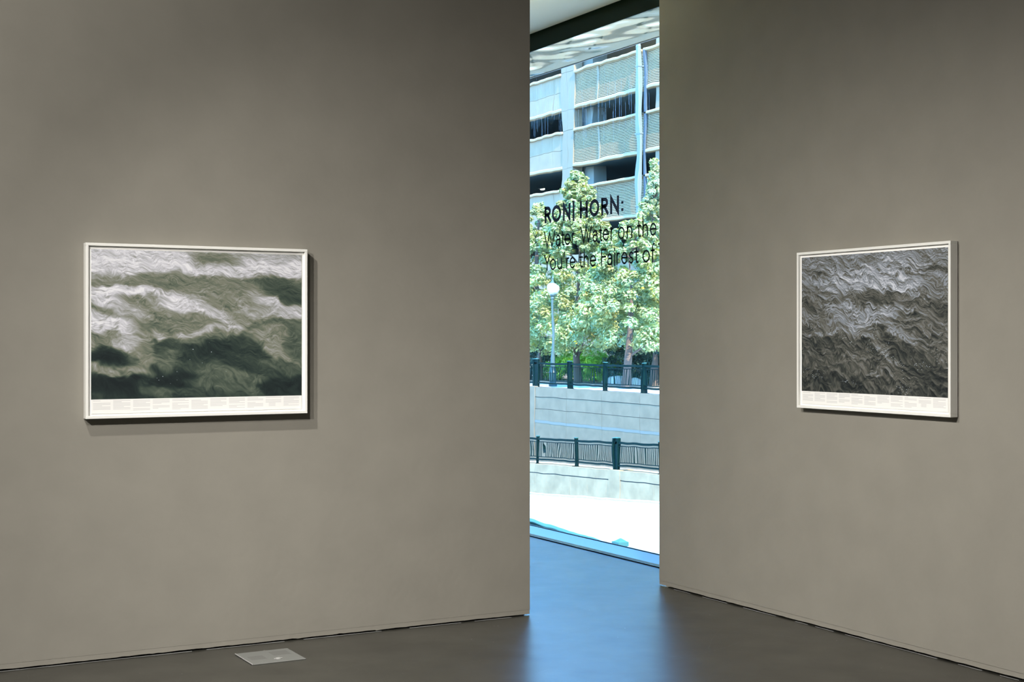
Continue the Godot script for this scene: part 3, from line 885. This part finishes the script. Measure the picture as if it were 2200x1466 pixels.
func build_ground() -> void:
	var b := MB.new()
	var zs := [-150.0, -90.0, -60.0, -52.0, -46.0, -42.0, -38.0, -25.0, 0.0, 60.0]
	for i in zs.size() - 1:
		var z0: float = zs[i]
		var z1: float = zs[i + 1]
		var y0 := street_y(maxf(z0, -90.0))
		var y1 := street_y(maxf(z1, -90.0))
		b.hexa([Vector3(5.6, y0 - 2.5, z0), Vector3(28.1, y0 - 2.5, z0), Vector3(28.1, y1 - 2.5, z1), Vector3(5.6, y1 - 2.5, z1), Vector3(5.6, y0, z0), Vector3(28.1, y0, z0), Vector3(28.1, y1, z1), Vector3(5.6, y1, z1)])
	var st := struct("street", b.mesh(), mats.street_concrete, "sunlit pale concrete roadway below the window", "street")
	part("gutter", sheared(26.9, 27.15, -75.0, -38.0, func(z): return street_y(z) - 0.02, func(z): return street_y(z) + 0.004), mats.beige_concrete, st)
	part("kerb", sheared(27.75, 28.02, -75.0, -38.0, func(z): return street_y(z) - 0.1, func(z): return street_y(z) + 0.06), mats.pale_paving, st)
	# lower retaining wall: a cap band, a recessed groove, tall panels, pilasters
	var low := struct("lower_retaining_wall", sheared(28.06, 28.6, -80.0, -20.0, func(z): return street_y(z) - 1.0, func(z): return lower_top(z) - 0.02), mats.joint_dark, "low beige concrete wall along the far side of the street", "retaining wall")
	var zz := -60.2
	var pil := -43.77
	while zz < -33.0:
		var z1 := zz + 2.75
		if zz < pil and z1 > pil:
			z1 = pil
		var e0 := zz
		var e1 := z1
		var cut := func(z): return lower_top(z) - 0.345
		part("wall_panel", sheared(28.0, 28.1, e0, e1 - 0.008, func(z): return street_y(z) - 0.3, func(z): return cut.call(z) - 0.018), mats.beige_concrete, low)
		part("cap_panel", sheared(27.995, 28.6, e0, e1 - 0.008, func(z): return cut.call(z) + 0.018, lower_top), mats.beige_concrete, low)
		zz = z1
		if is_equal_approx(z1, pil):
			zz = -43.07
	part("pilaster", sheared(27.985, 28.62, pil, -43.07, func(z): return street_y(z) - 0.3, func(z): return lower_top(z) + 0.025), mats.beige_concrete, low)
	part("pilaster", sheared(27.985, 28.62, pil - 16.8, -43.07 - 16.8, func(z): return street_y(z) - 0.3, func(z): return lower_top(z) + 0.025), mats.beige_concrete, low)
	var r := RandomNumberGenerator.new()
	r.seed = 5
	for z in [-49.1, -48.2, -46.4, -45.2, -44.0, -42.95, -41.6, -40.9]:
		var l := r.randf_range(0.4, 1.0)
		var wd := r.randf_range(0.015, 0.04)
		part("rust_streak", sheared(27.9985, 28.001, z, z + wd, func(q): return lower_top(q) - 0.36 - l * 0.6, func(q): return lower_top(q) - 0.37), mats.rust_stain, low)
	# walkway, upper retaining wall, plaza
	struct("walkway", sheared(28.6, 29.3, -80.0, -20.0, func(z): return lower_top(z) - 1.5, func(z): return lower_top(z) - 0.03), mats.pale_paving, "narrow sunlit walkway between the two concrete walls", "walkway")
	var up := struct("upper_retaining_wall", bx(Vector3(29.26, -6.0, -85.0), Vector3(29.8, -0.52, -15.0)), mats.joint_dark, "tall grey concrete panel wall behind the lower railing", "retaining wall")
	var cols := [-61.6, -59.0, -56.4, -53.85, -51.25, -48.67, -46.105, -43.464, -40.85, -38.25, -35.6]
	for i in cols.size() - 1:
		var z0: float = cols[i]
		var z1: float = cols[i + 1] - 0.012
		for q in [[-0.878, -0.50, 29.19, "grey_concrete"], [-1.372, -0.90, 29.2, "grey_concrete"], [-1.84, -1.388, 29.2, "grey_concrete"], [-1.95, -1.843, 29.195, "blue_stripe"], [-4.8, -1.953, 29.2, "grey_concrete"]]:
			part("wall_panel", bx(Vector3(q[2], q[0], z0), Vector3(29.3, q[1], z1)), mats[q[3]], up)
	part("pilaster", bx(Vector3(29.17, -4.8, -52.1), Vector3(29.4, -0.47, -51.3), 0.01), mats.grey_concrete, up)
	var pl := struct("plaza", bx(Vector3(29.8, -1.0, -100.0), Vector3(62.0, -0.51, -10.0)), mats.pale_paving, "sunlit paving behind the upper railing", "paving")
	part("mulch_bed", bx(Vector3(32.6, -0.6, -66.0), Vector3(39.5, -0.47, -40.0)), mats.mulch, pl)
	part("wall_cap", bx(Vector3(29.19, -0.6, -85.0), Vector3(29.82, -0.499, -61.6)), mats.grey_concrete, pl)


func fence(called: String, label: String, x: float, posts: Array, wides: Array, base: Callable, z0: float, z1: float, wide := 1.0) -> void:
	# posts, a round-edged top rail, a middle rail, a picket rail and a toe rail, and a picket every 11 cm
	var o := thing(called, Vector3(x, base.call((z0 + z1) / 2), (z0 + z1) / 2), label, "railing")
	var at := o.position
	var bar := func(y0: float, y1: float, hw: float) -> ArrayMesh:
		var b := MB.new()
		b.hexa([Vector3(-hw, base.call(z0) + y0 - at.y, z0 - at.z), Vector3(hw, base.call(z0) + y0 - at.y, z0 - at.z), Vector3(hw, base.call(z1) + y0 - at.y, z1 - at.z), Vector3(-hw, base.call(z1) + y0 - at.y, z1 - at.z),
			Vector3(-hw, base.call(z0) + y1 - at.y, z0 - at.z), Vector3(hw, base.call(z0) + y1 - at.y, z0 - at.z), Vector3(hw, base.call(z1) + y1 - at.y, z1 - at.z), Vector3(-hw, base.call(z1) + y1 - at.y, z1 - at.z)])
		return b.mesh()
	part("top_rail", bar.call(0.94, 1.02, 0.035), mats.rail_green, o)
	part("middle_rail", bar.call(0.855, 0.885, 0.02), mats.rail_green, o)
	part("picket_rail", bar.call(0.26, 0.29, 0.02), mats.rail_green, o)
	part("toe_rail", bar.call(0.145, 0.205, 0.03), mats.rail_green, o)
	var pm := MB.new()
	pm.box(Vector3(-0.009, 0.28, -0.009), Vector3(0.009, 0.87, 0.009))
	var pk := pm.mesh()
	var sm := MB.new()  # a post: web with two flanges, foot plate
	sm.box(Vector3(-0.055, 0.0, -0.065), Vector3(0.055, 1.09, -0.045), 0.004)
	sm.box(Vector3(-0.055, 0.0, 0.045), Vector3(0.055, 1.09, 0.065), 0.004)
	sm.box(Vector3(-0.03, 0.0, -0.046), Vector3(0.03, 1.09, 0.046))
	sm.box(Vector3(-0.09, 0.0, -0.09), Vector3(0.09, 0.015, 0.09))
	var pst := sm.mesh()
	var cm := MB.new()
	cm.box(Vector3(-0.066, 1.08, -0.074), Vector3(0.066, 1.11, 0.074), 0.006)
	var cap := cm.mesh()
	var wm := MB.new()
	for s in [-1.0, 1.0]:
		wm.box(Vector3(-0.06, 0.0, (s * 0.085 - 0.025) * wide), Vector3(0.06, 1.16, (s * 0.085 + 0.025) * wide), 0.006)
	wm.box(Vector3(-0.035, 0.0, -0.08 * wide), Vector3(0.035, 1.14, 0.08 * wide))
	var wp := wm.mesh()
	var wc := MB.new()
	wc.hexa([Vector3(-0.075, 1.15, -0.125 * wide), Vector3(0.075, 1.15, -0.125 * wide), Vector3(0.075, 1.15, 0.125 * wide), Vector3(-0.075, 1.15, 0.125 * wide), Vector3(-0.03, 1.18, -0.05), Vector3(0.03, 1.18, -0.05), Vector3(0.03, 1.18, 0.05), Vector3(-0.03, 1.18, 0.05)])
	var wcap := wc.mesh()
	for z in posts:
		var p := part("post", pst, mats.rail_green, o, Vector3(0, base.call(z) - at.y, z - at.z))
		part("post_cap", cap, mats.rail_teal, p)
	for z in wides:
		var p := part("wide_post", wp, mats.rail_green, o, Vector3(0, base.call(z) - at.y, z - at.z))
		part("post_cap", wcap, mats.rail_teal, p)
	var z := z0 + 0.05
	while z < z1:
		var clear := true
		for q in posts + wides:
			if absf(z - q) < 0.09:
				clear = false
		if clear:
			part("picket", pk, mats.rail_green, o, Vector3(0, base.call(z) - at.y, z - at.z))
		z += 0.113


func build_near_rail() -> void:
	# the railing just below the window, whose post cap and rail show over the ledge
	var o := thing("terrace_railing", Vector3(17.0, -3.98, -26.1), "teal railing below the window with a pyramid post cap over the ledge", "railing")
	var pm := MB.new()
	pm.box(Vector3(-0.12, 0.0, -0.12), Vector3(0.12, 1.04, 0.12), 0.01)
	var p := part("post", pm.mesh(), mats.rail_green, o)
	var cm := MB.new()
	cm.hexa([Vector3(-0.135, 1.0, -0.135), Vector3(0.135, 1.0, -0.135), Vector3(0.135, 1.0, 0.135), Vector3(-0.135, 1.0, 0.135), Vector3(-0.135, 1.09, -0.135), Vector3(0.135, 1.09, -0.135), Vector3(0.135, 1.09, 0.135), Vector3(-0.135, 1.09, 0.135)])
	cm.face([Vector3(-0.135, 1.09, -0.135), Vector3(0.135, 1.09, -0.135), Vector3(0, 1.165, 0)], Vector3(0, 1, -1))
	cm.face([Vector3(-0.135, 1.09, 0.135), Vector3(0.135, 1.09, 0.135), Vector3(0, 1.165, 0)], Vector3(0, 1, 1))
	cm.face([Vector3(-0.135, 1.09, -0.135), Vector3(-0.135, 1.09, 0.135), Vector3(0, 1.165, 0)], Vector3(-1, 1, 0))
	cm.face([Vector3(0.135, 1.09, -0.135), Vector3(0.135, 1.09, 0.135), Vector3(0, 1.165, 0)], Vector3(1, 1, 0))
	part("post_cap", cm.mesh(), mats.rail_teal, p)
	var rm := MB.new()
	rm.hexa([Vector3(-0.09, 0.84, -0.12), Vector3(0.09, 0.84, -0.12), Vector3(0.09, 1.05, -6.0), Vector3(-0.09, 1.05, -6.0), Vector3(-0.09, 0.95, -0.12), Vector3(0.09, 0.95, -0.12), Vector3(0.09, 1.18, -6.0), Vector3(-0.09, 1.18, -6.0)])
	part("top_rail", rm.mesh(), mats.rail_green, o)
	var tm := MB.new()
	tm.hexa([Vector3(-0.10, 0.95, -0.12), Vector3(0.10, 0.95, -0.12), Vector3(0.10, 1.18, -6.0), Vector3(-0.10, 1.18, -6.0), Vector3(-0.10, 0.97, -0.12), Vector3(0.10, 0.97, -0.12), Vector3(0.10, 1.20, -6.0), Vector3(-0.10, 1.20, -6.0)])
	part("rail_cover", tm.mesh(), mats.rail_teal, o)
	var em := MB.new()
	em.box(Vector3(-0.12, 0.0, -6.24), Vector3(0.12, 1.25, -6.0), 0.01)
	part("post", em.mesh(), mats.rail_green, o)
	for k in 2:
		var z := -6.24 - 5.8 * k
		part("top_rail", bx(Vector3(-0.09, 1.05, z - 5.6), Vector3(0.09, 1.18, z)), mats.rail_green, o)
		part("bottom_rail", bx(Vector3(-0.04, 0.12, z - 5.6), Vector3(0.04, 0.18, z)), mats.rail_green, o)
		part("post", bx(Vector3(-0.12, 0.0, z - 5.84), Vector3(0.12, 1.25, z - 5.6), 0.01), mats.rail_green, o)
	var lm := MB.new()
	lm.hexa([Vector3(-0.04, 0.12, -0.12), Vector3(0.04, 0.12, -0.12), Vector3(0.04, 0.12, -6.0), Vector3(-0.04, 0.12, -6.0), Vector3(-0.04, 0.18, -0.12), Vector3(0.04, 0.18, -0.12), Vector3(0.04, 0.18, -6.0), Vector3(-0.04, 0.18, -6.0)])
	part("bottom_rail", lm.mesh(), mats.rail_green, o)


func build_lamp() -> void:
	var o := thing("lamp_post", Vector3(30.35, -0.51, -51.75), "slim street lamp post with a white acorn globe in front of the trees", "street lamp")
	var b := MB.new()
	b.lathe([Vector2(0.21, 0.0), Vector2(0.21, 0.10), Vector2(0.16, 0.16), Vector2(0.15, 0.55), Vector2(0.17, 0.60), Vector2(0.11, 0.72), Vector2(0.085, 0.85)], 12)
	part("base", b.mesh(), mats.lamp_base, o)
	var p := MB.new()
	p.lathe([Vector2(0.075, 0.8), Vector2(0.06, 2.4), Vector2(0.055, 3.62), Vector2(0.085, 3.66), Vector2(0.085, 3.70), Vector2(0.06, 3.74), Vector2(0.12, 3.80), Vector2(0.12, 3.84), Vector2(0.10, 3.86)], 14)
	part("pole", p.mesh(), mats.lamp_pole, o)
	var g := MB.new()
	g.lathe([Vector2(0.11, 3.84), Vector2(0.19, 3.92), Vector2(0.245, 4.03), Vector2(0.25, 4.12), Vector2(0.22, 4.21), Vector2(0.15, 4.28), Vector2(0.08, 4.31)], 22)
	part("globe", g.mesh(), mats.lamp_globe, o)
	var f := MB.new()
	f.lathe([Vector2(0.09, 4.30), Vector2(0.09, 4.34), Vector2(0.05, 4.38), Vector2(0.03, 4.46), Vector2(0.045, 4.50), Vector2(0.02, 4.56), Vector2(0.0, 4.66)], 12)
	part("finial", f.mesh(), mats.lamp_pole, o)


func leaf_mesh(s: float) -> ArrayMesh:
	var b := MB.new()
	var p := [Vector3(0, 0, -0.5) * s, Vector3(0.26, 0.05, -0.05) * s, Vector3(0, -0.03, 0.5) * s, Vector3(-0.26, 0.05, -0.05) * s]
	var n0 := Vector3(0.25, 1, 0).normalized()
	var n1 := Vector3(-0.25, 1, 0).normalized()
	b.tri(p[0], p[1], p[2], n0, n0, n0)
	b.tri(p[0], p[2], p[3], n1, n1, n1)
	return b.mesh()


func foliage(called: String, parent: Node, clumps: Array, per: int, size: float, m: Material, sd: int, flat := 0.75) -> void:
	# clumps: [place, radius]; leaves lie scattered through each, mostly facing outwards and up
	var r := RandomNumberGenerator.new()
	r.seed = sd
	var mm := MultiMesh.new()
	mm.transform_format = MultiMesh.TRANSFORM_3D
	mm.use_colors = true
	mm.mesh = leaf_mesh(size)
	mm.instance_count = clumps.size() * per
	var k := 0
	for c in clumps:
		var tone := r.randf_range(0.82, 1.12)
		var hue := r.randf()
		for i in per:
			var d := Vector3(r.randfn(), r.randfn(), r.randfn()).normalized()
			var rad: float = c[1] * pow(r.randf(), 0.45)
			var at: Vector3 = c[0] + Vector3(d.x, d.y * flat, d.z) * rad
			var up := (d * 0.9 + Vector3(0, 0.75, 0) + Vector3(r.randfn(), r.randfn(), r.randfn()) * 0.4).normalized()
			var q := Basis(Quaternion(Vector3.UP, up)) * Basis(Vector3.UP, r.randf() * TAU)
			mm.set_instance_transform(k, Transform3D(q.scaled(Vector3.ONE * r.randf_range(0.7, 1.25)), at))
			var col := Color(tone * (0.9 + 0.25 * hue), tone, tone * (0.85 + 0.3 * (1 - hue)))
			if r.randf() < 0.006:
				col = Color(2.0, 1.25, 0.3)
			mm.set_instance_color(k, col)
			k += 1
	var o := MultiMeshInstance3D.new()
	o.name = called
	o.multimesh = mm
	o.material_override = m
	o.set_meta("kind", "stuff")
	parent.add_child(o, true)


func tree(at: Vector3, h: float, bottom: float, wide: float, label: String, m: Material, sd: int, nclump: int, per: int, lean := Vector3.ZERO, point := 0.75, twig := 0.0) -> void:
	var r := RandomNumberGenerator.new()
	r.seed = sd
	var o := thing("tree", at, label, "tree", "")
	var t := MB.new()
	var pts := []
	var rad := []
	for i in 9:
		var f := i / 8.0
		pts.append(Vector3(lean.x * f + 0.06 * sin(f * 7.0 + sd), h * 0.94 * f, lean.z * f + 0.06 * cos(f * 6.0 + sd)))
		rad.append(lerpf(0.15, 0.015, pow(f, 0.8)) + (0.06 if i == 0 else 0.0))
	t.tube(pts, rad, 9)
	part("trunk", t.mesh(), mats.bark, o)
	var clumps := []
	for i in nclump:
		var f := pow(r.randf(), 0.85)
		var prof := wide * pow(1.0 - f, point) * minf(1.0, 0.55 + f * 4.0) + 0.12
		var a := r.randf() * TAU
		var q := prof * sqrt(r.randf_range(0.12, 1.0))
		var y := lerpf(bottom, h - 0.15, f)
		var mid := Vector3(lean.x, 0, lean.z) * (y / h)
		clumps.append([mid + Vector3(cos(a) * q, y + r.randf_range(-0.15, 0.15), sin(a) * q), lerpf(0.50, 0.15, pow(f, 0.7)) * r.randf_range(0.7, 1.2)])
	for i in 14:
		var c: Array = clumps[i * (nclump / 14)]
		var base_y: float = maxf(bottom * 0.75, c[0].y - Vector2(c[0].x, c[0].z).length() * 0.75)
		var bm := MB.new()
		var s := Vector3(lean.x, 0, lean.z) * (base_y / h) + Vector3(0, base_y, 0)
		bm.tube([s, s.lerp(c[0], 0.5) + Vector3(0, -0.08, 0), c[0]], [0.045, 0.03, 0.012], 6)
		part("branch", bm.mesh(), mats.bark, o)
	if twig > 0.0:
		for i in 12:
			clumps.append([Vector3(lean.x, 0, lean.z) + Vector3(r.randf_range(-0.1, 0.1), h - 0.1 + i * twig / 12.0, r.randf_range(-0.1, 0.1)), 0.13])
	foliage("foliage", o, clumps, per, 0.16, m, sd + 100)


func shrub(at: Vector3, size: Vector3, label: String, m: Material, sd: int, n: int, per: int, leaf := 0.13) -> void:
	var r := RandomNumberGenerator.new()
	r.seed = sd
	var o := thing("shrub", at, label, "shrub")
	var clumps := []
	for i in n:
		var d := Vector3(r.randf_range(-1, 1), pow(r.randf(), 0.6), r.randf_range(-1, 1))
		clumps.append([d * Vector3(size.x, size.y, size.z) * Vector3(1, 1 - 0.35 * d.x * d.x - 0.35 * d.z * d.z, 1), 0.30 * r.randf_range(0.8, 1.3)])
	for i in 5:
		var bm := MB.new()
		var c: Array = clumps[i]
		bm.tube([Vector3(c[0].x * 0.3, 0, c[0].z * 0.3), c[0] * 0.6, c[0]], [0.03, 0.02, 0.01], 6)
		part("stem", bm.mesh(), mats.bark, o)
	foliage("foliage", o, clumps, per, leaf, m, sd + 50)


func build_planting() -> void:
	tree(Vector3(33.0, -0.48, -54.1), 9.35, 1.5, 3.0, "tall green tree behind the lamp post, its pointed top against the garage pier", mats.leaf_green, 3, 430, 130)
	tree(Vector3(31.6, -0.48, -48.0), 6.8, 1.7, 2.5, "lower leafy tree with a bare brown trunk right behind the upper railing", mats.leaf_green, 4, 260, 130, Vector3(0.2, 0, 0.0), 0.55)
	tree(Vector3(34.2, -0.48, -49.9), 8.9, 1.6, 2.3, "pale silvery tree in front of the blue downpipe, a bare twig at its top", mats.leaf_pale, 5, 240, 120, Vector3.ZERO, 0.95, 0.7)
	tree(Vector3(33.6, -0.48, -58.6), 8.4, 1.5, 2.6, "green tree half hidden behind the end of the wider grey wall", mats.leaf_green, 6, 220, 110)
	tree(Vector3(34.4, -0.48, -63.4), 8.9, 1.4, 2.6, "green tree farther along the upper railing, hidden by the wider grey wall", mats.leaf_green, 7, 150, 100)
	tree(Vector3(33.4, -0.48, -69.0), 8.2, 1.4, 2.6, "green tree at the far end of the upper railing", mats.leaf_green, 8, 140, 100)
	shrub(Vector3(35.0, -0.48, -56.6), Vector3(1.1, 1.5, 2.4), "bright yellow green shrub seen between the railing posts", mats.leaf_bright, 21, 120, 110)
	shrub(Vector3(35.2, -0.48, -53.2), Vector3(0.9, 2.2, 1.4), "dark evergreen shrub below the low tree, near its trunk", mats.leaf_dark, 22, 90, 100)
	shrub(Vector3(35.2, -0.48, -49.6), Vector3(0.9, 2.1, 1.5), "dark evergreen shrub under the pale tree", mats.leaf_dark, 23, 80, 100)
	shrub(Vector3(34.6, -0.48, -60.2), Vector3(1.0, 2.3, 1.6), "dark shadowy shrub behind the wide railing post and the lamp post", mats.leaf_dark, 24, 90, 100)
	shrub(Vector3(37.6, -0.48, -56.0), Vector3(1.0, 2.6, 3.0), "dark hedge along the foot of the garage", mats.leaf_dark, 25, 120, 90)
	for k in 2:
		var r := RandomNumberGenerator.new()
		r.seed = 60 + k
		var b := MB.new()
		var nz := FastNoiseLite.new()
		nz.seed = 9 + k
		nz.frequency = 1.3
		var size := [Vector3(0.5, 0.34, 0.8), Vector3(0.4, 0.28, 0.5)][k] as Vector3
		b.grid(16, 9, func(u, v):
			var a: float = u * TAU
			var e: float = (v - 0.2) * PI / 1.6
			var d := Vector3(cos(a) * cos(e), sin(e), sin(a) * cos(e))
			return [d * size * (1.0 + 0.3 * nz.get_noise_3dv(d)), d], Vector3.UP)
		var o := part("boulder", b.mesh(), mats.boulder, self, [Vector3(33.6, -0.44, -51.9), Vector3(33.2, -0.44, -49.9)][k])
		tag(o, ["pale boulder on the mulch behind the railing, left of the bare trunk", "smaller pale boulder on the mulch to the right of the bare trunk"][k], "boulder")


func ribbed(z0: float, z1: float, y0: float, y1: float, x: float) -> ArrayMesh:  # a panel of horizontal ribs, 8 cm apart
	var b := MB.new()
	var n := int((y1 - y0) / 0.078)
	var s := (y1 - y0) / n
	for i in n:
		var y := y0 + i * s
		var p := [Vector3(x + 0.014, y, 0), Vector3(x + 0.014, y + s * 0.35, 0), Vector3(x, y + s * 0.45, 0), Vector3(x, y + s * 0.9, 0), Vector3(x + 0.014, y + s, 0)]
		for k in 4:
			var q0: Vector3 = p[k]
			var q1: Vector3 = p[k + 1]
			b.face([Vector3(q0.x, q0.y, z0), Vector3(q0.x, q0.y, z1), Vector3(q1.x, q1.y, z1), Vector3(q1.x, q1.y, z0)], Vector3(-1, 0.01 if k == 3 else -0.01 if k == 1 else 0.0, 0))
	b.box(Vector3(x + 0.014, y0, z0), Vector3(x + 0.16, y1, z1))
	return b.mesh()


func build_garage() -> void:
	var o := thing("parking_garage", Vector3(40.0, -0.5, -64.0), "pale concrete parking garage with ribbed bands and dark open decks behind the trees", "building")
	var off := -o.position
	var add := func(called: String, m: Mesh, ma: Material) -> MeshInstance3D: return part(called, m, ma, o, off)
	var z_a := -84.0
	var z_p0 := -67.16
	var z_p1 := -65.95
	var z_m := -63.62
	var z_e := -48.0
	# decks: panel from lower edge to sill top, every 3.145 m
	for k in range(-1, 4):
		var lo := 10.66 + (k - 0) * 3.13
		var top := lo + 2.05
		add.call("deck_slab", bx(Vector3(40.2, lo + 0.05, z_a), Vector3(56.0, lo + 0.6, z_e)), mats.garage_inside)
		if k == 3:
			top = lo + 1.4
		# sills and lower edges
		for z in [[z_a, z_p0], [z_p1, -59.45], [-59.2, z_e]]:
			add.call("sill", bx(Vector3(39.86, top - 0.14, z[0]), Vector3(40.25, top, z[1]), 0.03), mats.garage_sill)
			add.call("lower_edge", bx(Vector3(39.90, lo, z[0]), Vector3(40.25, lo + 0.16, z[1]), 0.03), mats.garage_sill)
		# plain panels, two rows, joints between
		var y := [lo + 0.165, (lo + top) / 2 + 0.02, top - 0.145]
		var zc := [z_a, -81.0, -78.0, -75.0, -72.2, -68.15, z_p0]
		for i in zc.size() - 1:
			for j in 2:
				add.call("plain_panel", bx(Vector3(40.0, y[j] + 0.008, zc[i] + 0.008), Vector3(40.2, y[j + 1] - 0.008, zc[i + 1] - 0.008)), mats.garage_panel)
		add.call("panel_backing", bx(Vector3(40.06, lo + 0.1, z_a), Vector3(40.19, top - 0.1, z_p0)), mats.joint_dark)
		for z in [[z_p1, z_m - 0.06], [z_m + 0.06, -57.6], [-57.5, z_e]]:
			add.call("ribbed_panel", ribbed(z[0], z[1], lo + 0.165, top - 0.145, 40.03), mats.garage_rib)
		add.call("panel_mullion", bx(Vector3(39.99, lo + 0.16, z_m - 0.06), Vector3(40.15, top - 0.14, z_m + 0.06)), mats.garage_pier)
		# pier blocks
		for j in [[lo, top - 0.01], [top + 0.005, lo + 3.12]]:
			var zm := (z_p0 + z_p1) / 2
			add.call("pier_block", bx(Vector3(39.93, j[0], z_p0), Vector3(40.5, j[1], zm - 0.006)), mats.garage_pier)
			add.call("pier_block", bx(Vector3(39.93, j[0], zm + 0.006), Vector3(40.5, j[1], z_p1)), mats.garage_pier)
		add.call("pier_block", bx(Vector3(40.02, top - 0.05, -58.3), Vector3(40.5, lo + 3.2, -57.45)), mats.garage_pier)
		add.call("inner_column", bx(Vector3(40.7, lo + 0.6, -66.2), Vector3(41.6, lo + 3.18, -65.2)), mats.garage_column)
		add.call("inner_column", bx(Vector3(46.7, lo + 0.6, -73.0), Vector3(47.4, lo + 3.18, -72.2)), mats.garage_column)
	add.call("lower_wall", bx(Vector3(40.1, -0.6, z_a), Vector3(40.4, 6.0, z_e)), mats.garage_panel)
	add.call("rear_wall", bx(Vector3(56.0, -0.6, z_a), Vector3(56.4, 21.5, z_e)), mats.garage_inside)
	add.call("end_wall", bx(Vector3(40.1, -0.6, z_a - 0.3), Vector3(56.4, 21.5, z_a)), mats.garage_panel)
	add.call("end_wall", bx(Vector3(40.1, -0.6, z_e), Vector3(56.4, 21.5, z_e + 0.3)), mats.garage_panel)
	add.call("roof_deck", bx(Vector3(40.1, 21.0, z_a - 0.3), Vector3(56.4, 21.5, z_e + 0.3)), mats.garage_panel)
	# downpipe with brackets
	var pb := MB.new()
	pb.box(Vector3(39.62, -0.5, -59.47), Vector3(39.80, 15.9, -59.22), 0.02)
	pb.hexa([Vector3(39.62, 15.9, -59.47), Vector3(39.80, 15.9, -59.47), Vector3(39.80, 15.9, -59.22), Vector3(39.62, 15.9, -59.22), Vector3(39.66, 16.2, -59.42), Vector3(39.78, 16.2, -59.42), Vector3(39.78, 16.2, -59.30), Vector3(39.66, 16.2, -59.30)])
	var pipe: MeshInstance3D = add.call("downpipe", pb.mesh(), mats.pipe_blue)
	part("shade_strip", bx(Vector3(39.86, -0.5, -59.2), Vector3(39.99, 15.75, -59.02), 0.01), mats.shade_strip_blue, pipe)  # added bar: shade beside the pipe given as a dark colour
	for y in [4.0, 8.0, 11.6, 14.9]:
		part("bracket", bx(Vector3(39.61, y, -59.49), Vector3(40.0, y + 0.05, -59.20)), mats.pipe_blue, pipe)
	# a lit tube inside one deck
	var tube := mat("tube_light", Color(1, 1, 0.95), 0.5)
	tube.emission_enabled = true
	tube.emission = Color(1, 1, 0.94)
	tube.emission_energy_multiplier = 4.0
	var lamp := thing("deck_light", Vector3(43.0, 10.42, -74.6), "small white strip light glowing inside the lowest dark deck", "light")
	var hb := MB.new()
	hb.box(Vector3(-0.07, 0.03, -0.27), Vector3(0.07, 0.06, 0.27), 0.01)
	hb.box(Vector3(-0.01, 0.06, -0.01), Vector3(0.01, 0.27, 0.01))
	part("housing", hb.mesh(), mats.garage_column, lamp)
	part("tube", bx(Vector3(-0.06, -0.03, -0.24), Vector3(0.06, 0.03, 0.24), 0.015), tube, lamp)
	var l := AreaLight3D.new()
	l.name = "tube_glow"
	lamp.add_child(l, true)
	l.position = Vector3(0, -0.035, 0)
	l.rotation_degrees = Vector3(-90, 0, 0)
	l.area_size = Vector2(0.1, 0.46)
	l.light_energy = 0.12
	l.shadow_enabled = true


# ------------------------------------------------------------------ all of it
const WAVE := 0.00008


func _ready() -> void:
	rng.seed = 1
	# camera: eye 1.5 m up, level, turned 28.76 degrees towards the corner, 3094 px focal length at 2200 px
	var cam := Camera3D.new()
	cam.name = "camera"
	add_child(cam)
	cam.position = Vector3(0, 1.5, 0)
	cam.rotation_degrees = Vector3(0, -28.76, 0)
	cam.near = 0.05
	cam.far = 500.0
	cam.projection = Camera3D.PROJECTION_FRUSTUM
	cam.size = 0.05 * 1466.0 / 3094.0
	cam.frustum_offset = Vector2(0, -6.0 / 3094.0 * 0.05)
	cam.current = true
	var env := Environment.new()
	env.background_mode = Environment.BG_SKY
	var sm := ProceduralSkyMaterial.new()
	sm.sky_top_color = lin(0.11, 0.37, 0.86)
	sm.sky_horizon_color = lin(0.29, 0.59, 0.96)
	sm.sky_curve = 0.2
	sm.ground_bottom_color = lin(0.2, 0.2, 0.19)
	sm.ground_horizon_color = lin(0.30, 0.36, 0.42)
	sm.sky_energy_multiplier = 3.0
	var sky := Sky.new()
	sky.sky_material = sm
	env.sky = sky
	env.tonemap_mode = Environment.TONE_MAPPER_LINEAR
	env.tonemap_exposure = 1.0
	env.sdfgi_enabled = true
	env.ssao_enabled = true
	env.ssil_enabled = true
	var we := WorldEnvironment.new()
	we.name = "sky"
	we.environment = env
	add_child(we)
	var sun := DirectionalLight3D.new()
	sun.name = "sun"
	add_child(sun)
	sun.basis = Basis.looking_at(-Vector3(-0.12, 0.74, 0.66).normalized(), Vector3.UP)
	sun.light_energy = 4.2
	sun.light_color = Color(1.0, 0.97, 0.90)
	sun.light_angular_distance = 0.53
	sun.shadow_enabled = true
	sun.sky_mode = DirectionalLight3D.SKY_MODE_LIGHT_ONLY

	make_materials()
	build_room()
	track_lights()
	added_uplight()
	build_ground()
	build_garage()
	build_planting()
	fence("lower_railing", "dark green steel railing on the low beige wall by the street", 28.2, [-60.6, -57.75, -54.9, -52.05, -49.2, -46.36, -40.7, -37.85], [-43.56], lower_top, -62.0, -37.0)
	fence("upper_railing", "dark green steel railing on top of the tall grey wall, before the trees", 29.5, [-59.2, -56.6, -54.0, -48.95, -46.31, -43.70, -41.05, -38.4], [-51.7], func(_z): return -0.51, -62.0, -37.0, 2.2)
	build_near_rail()
	build_lamp()
	build_pictures()
	build_floor_box()
	build_lettering()
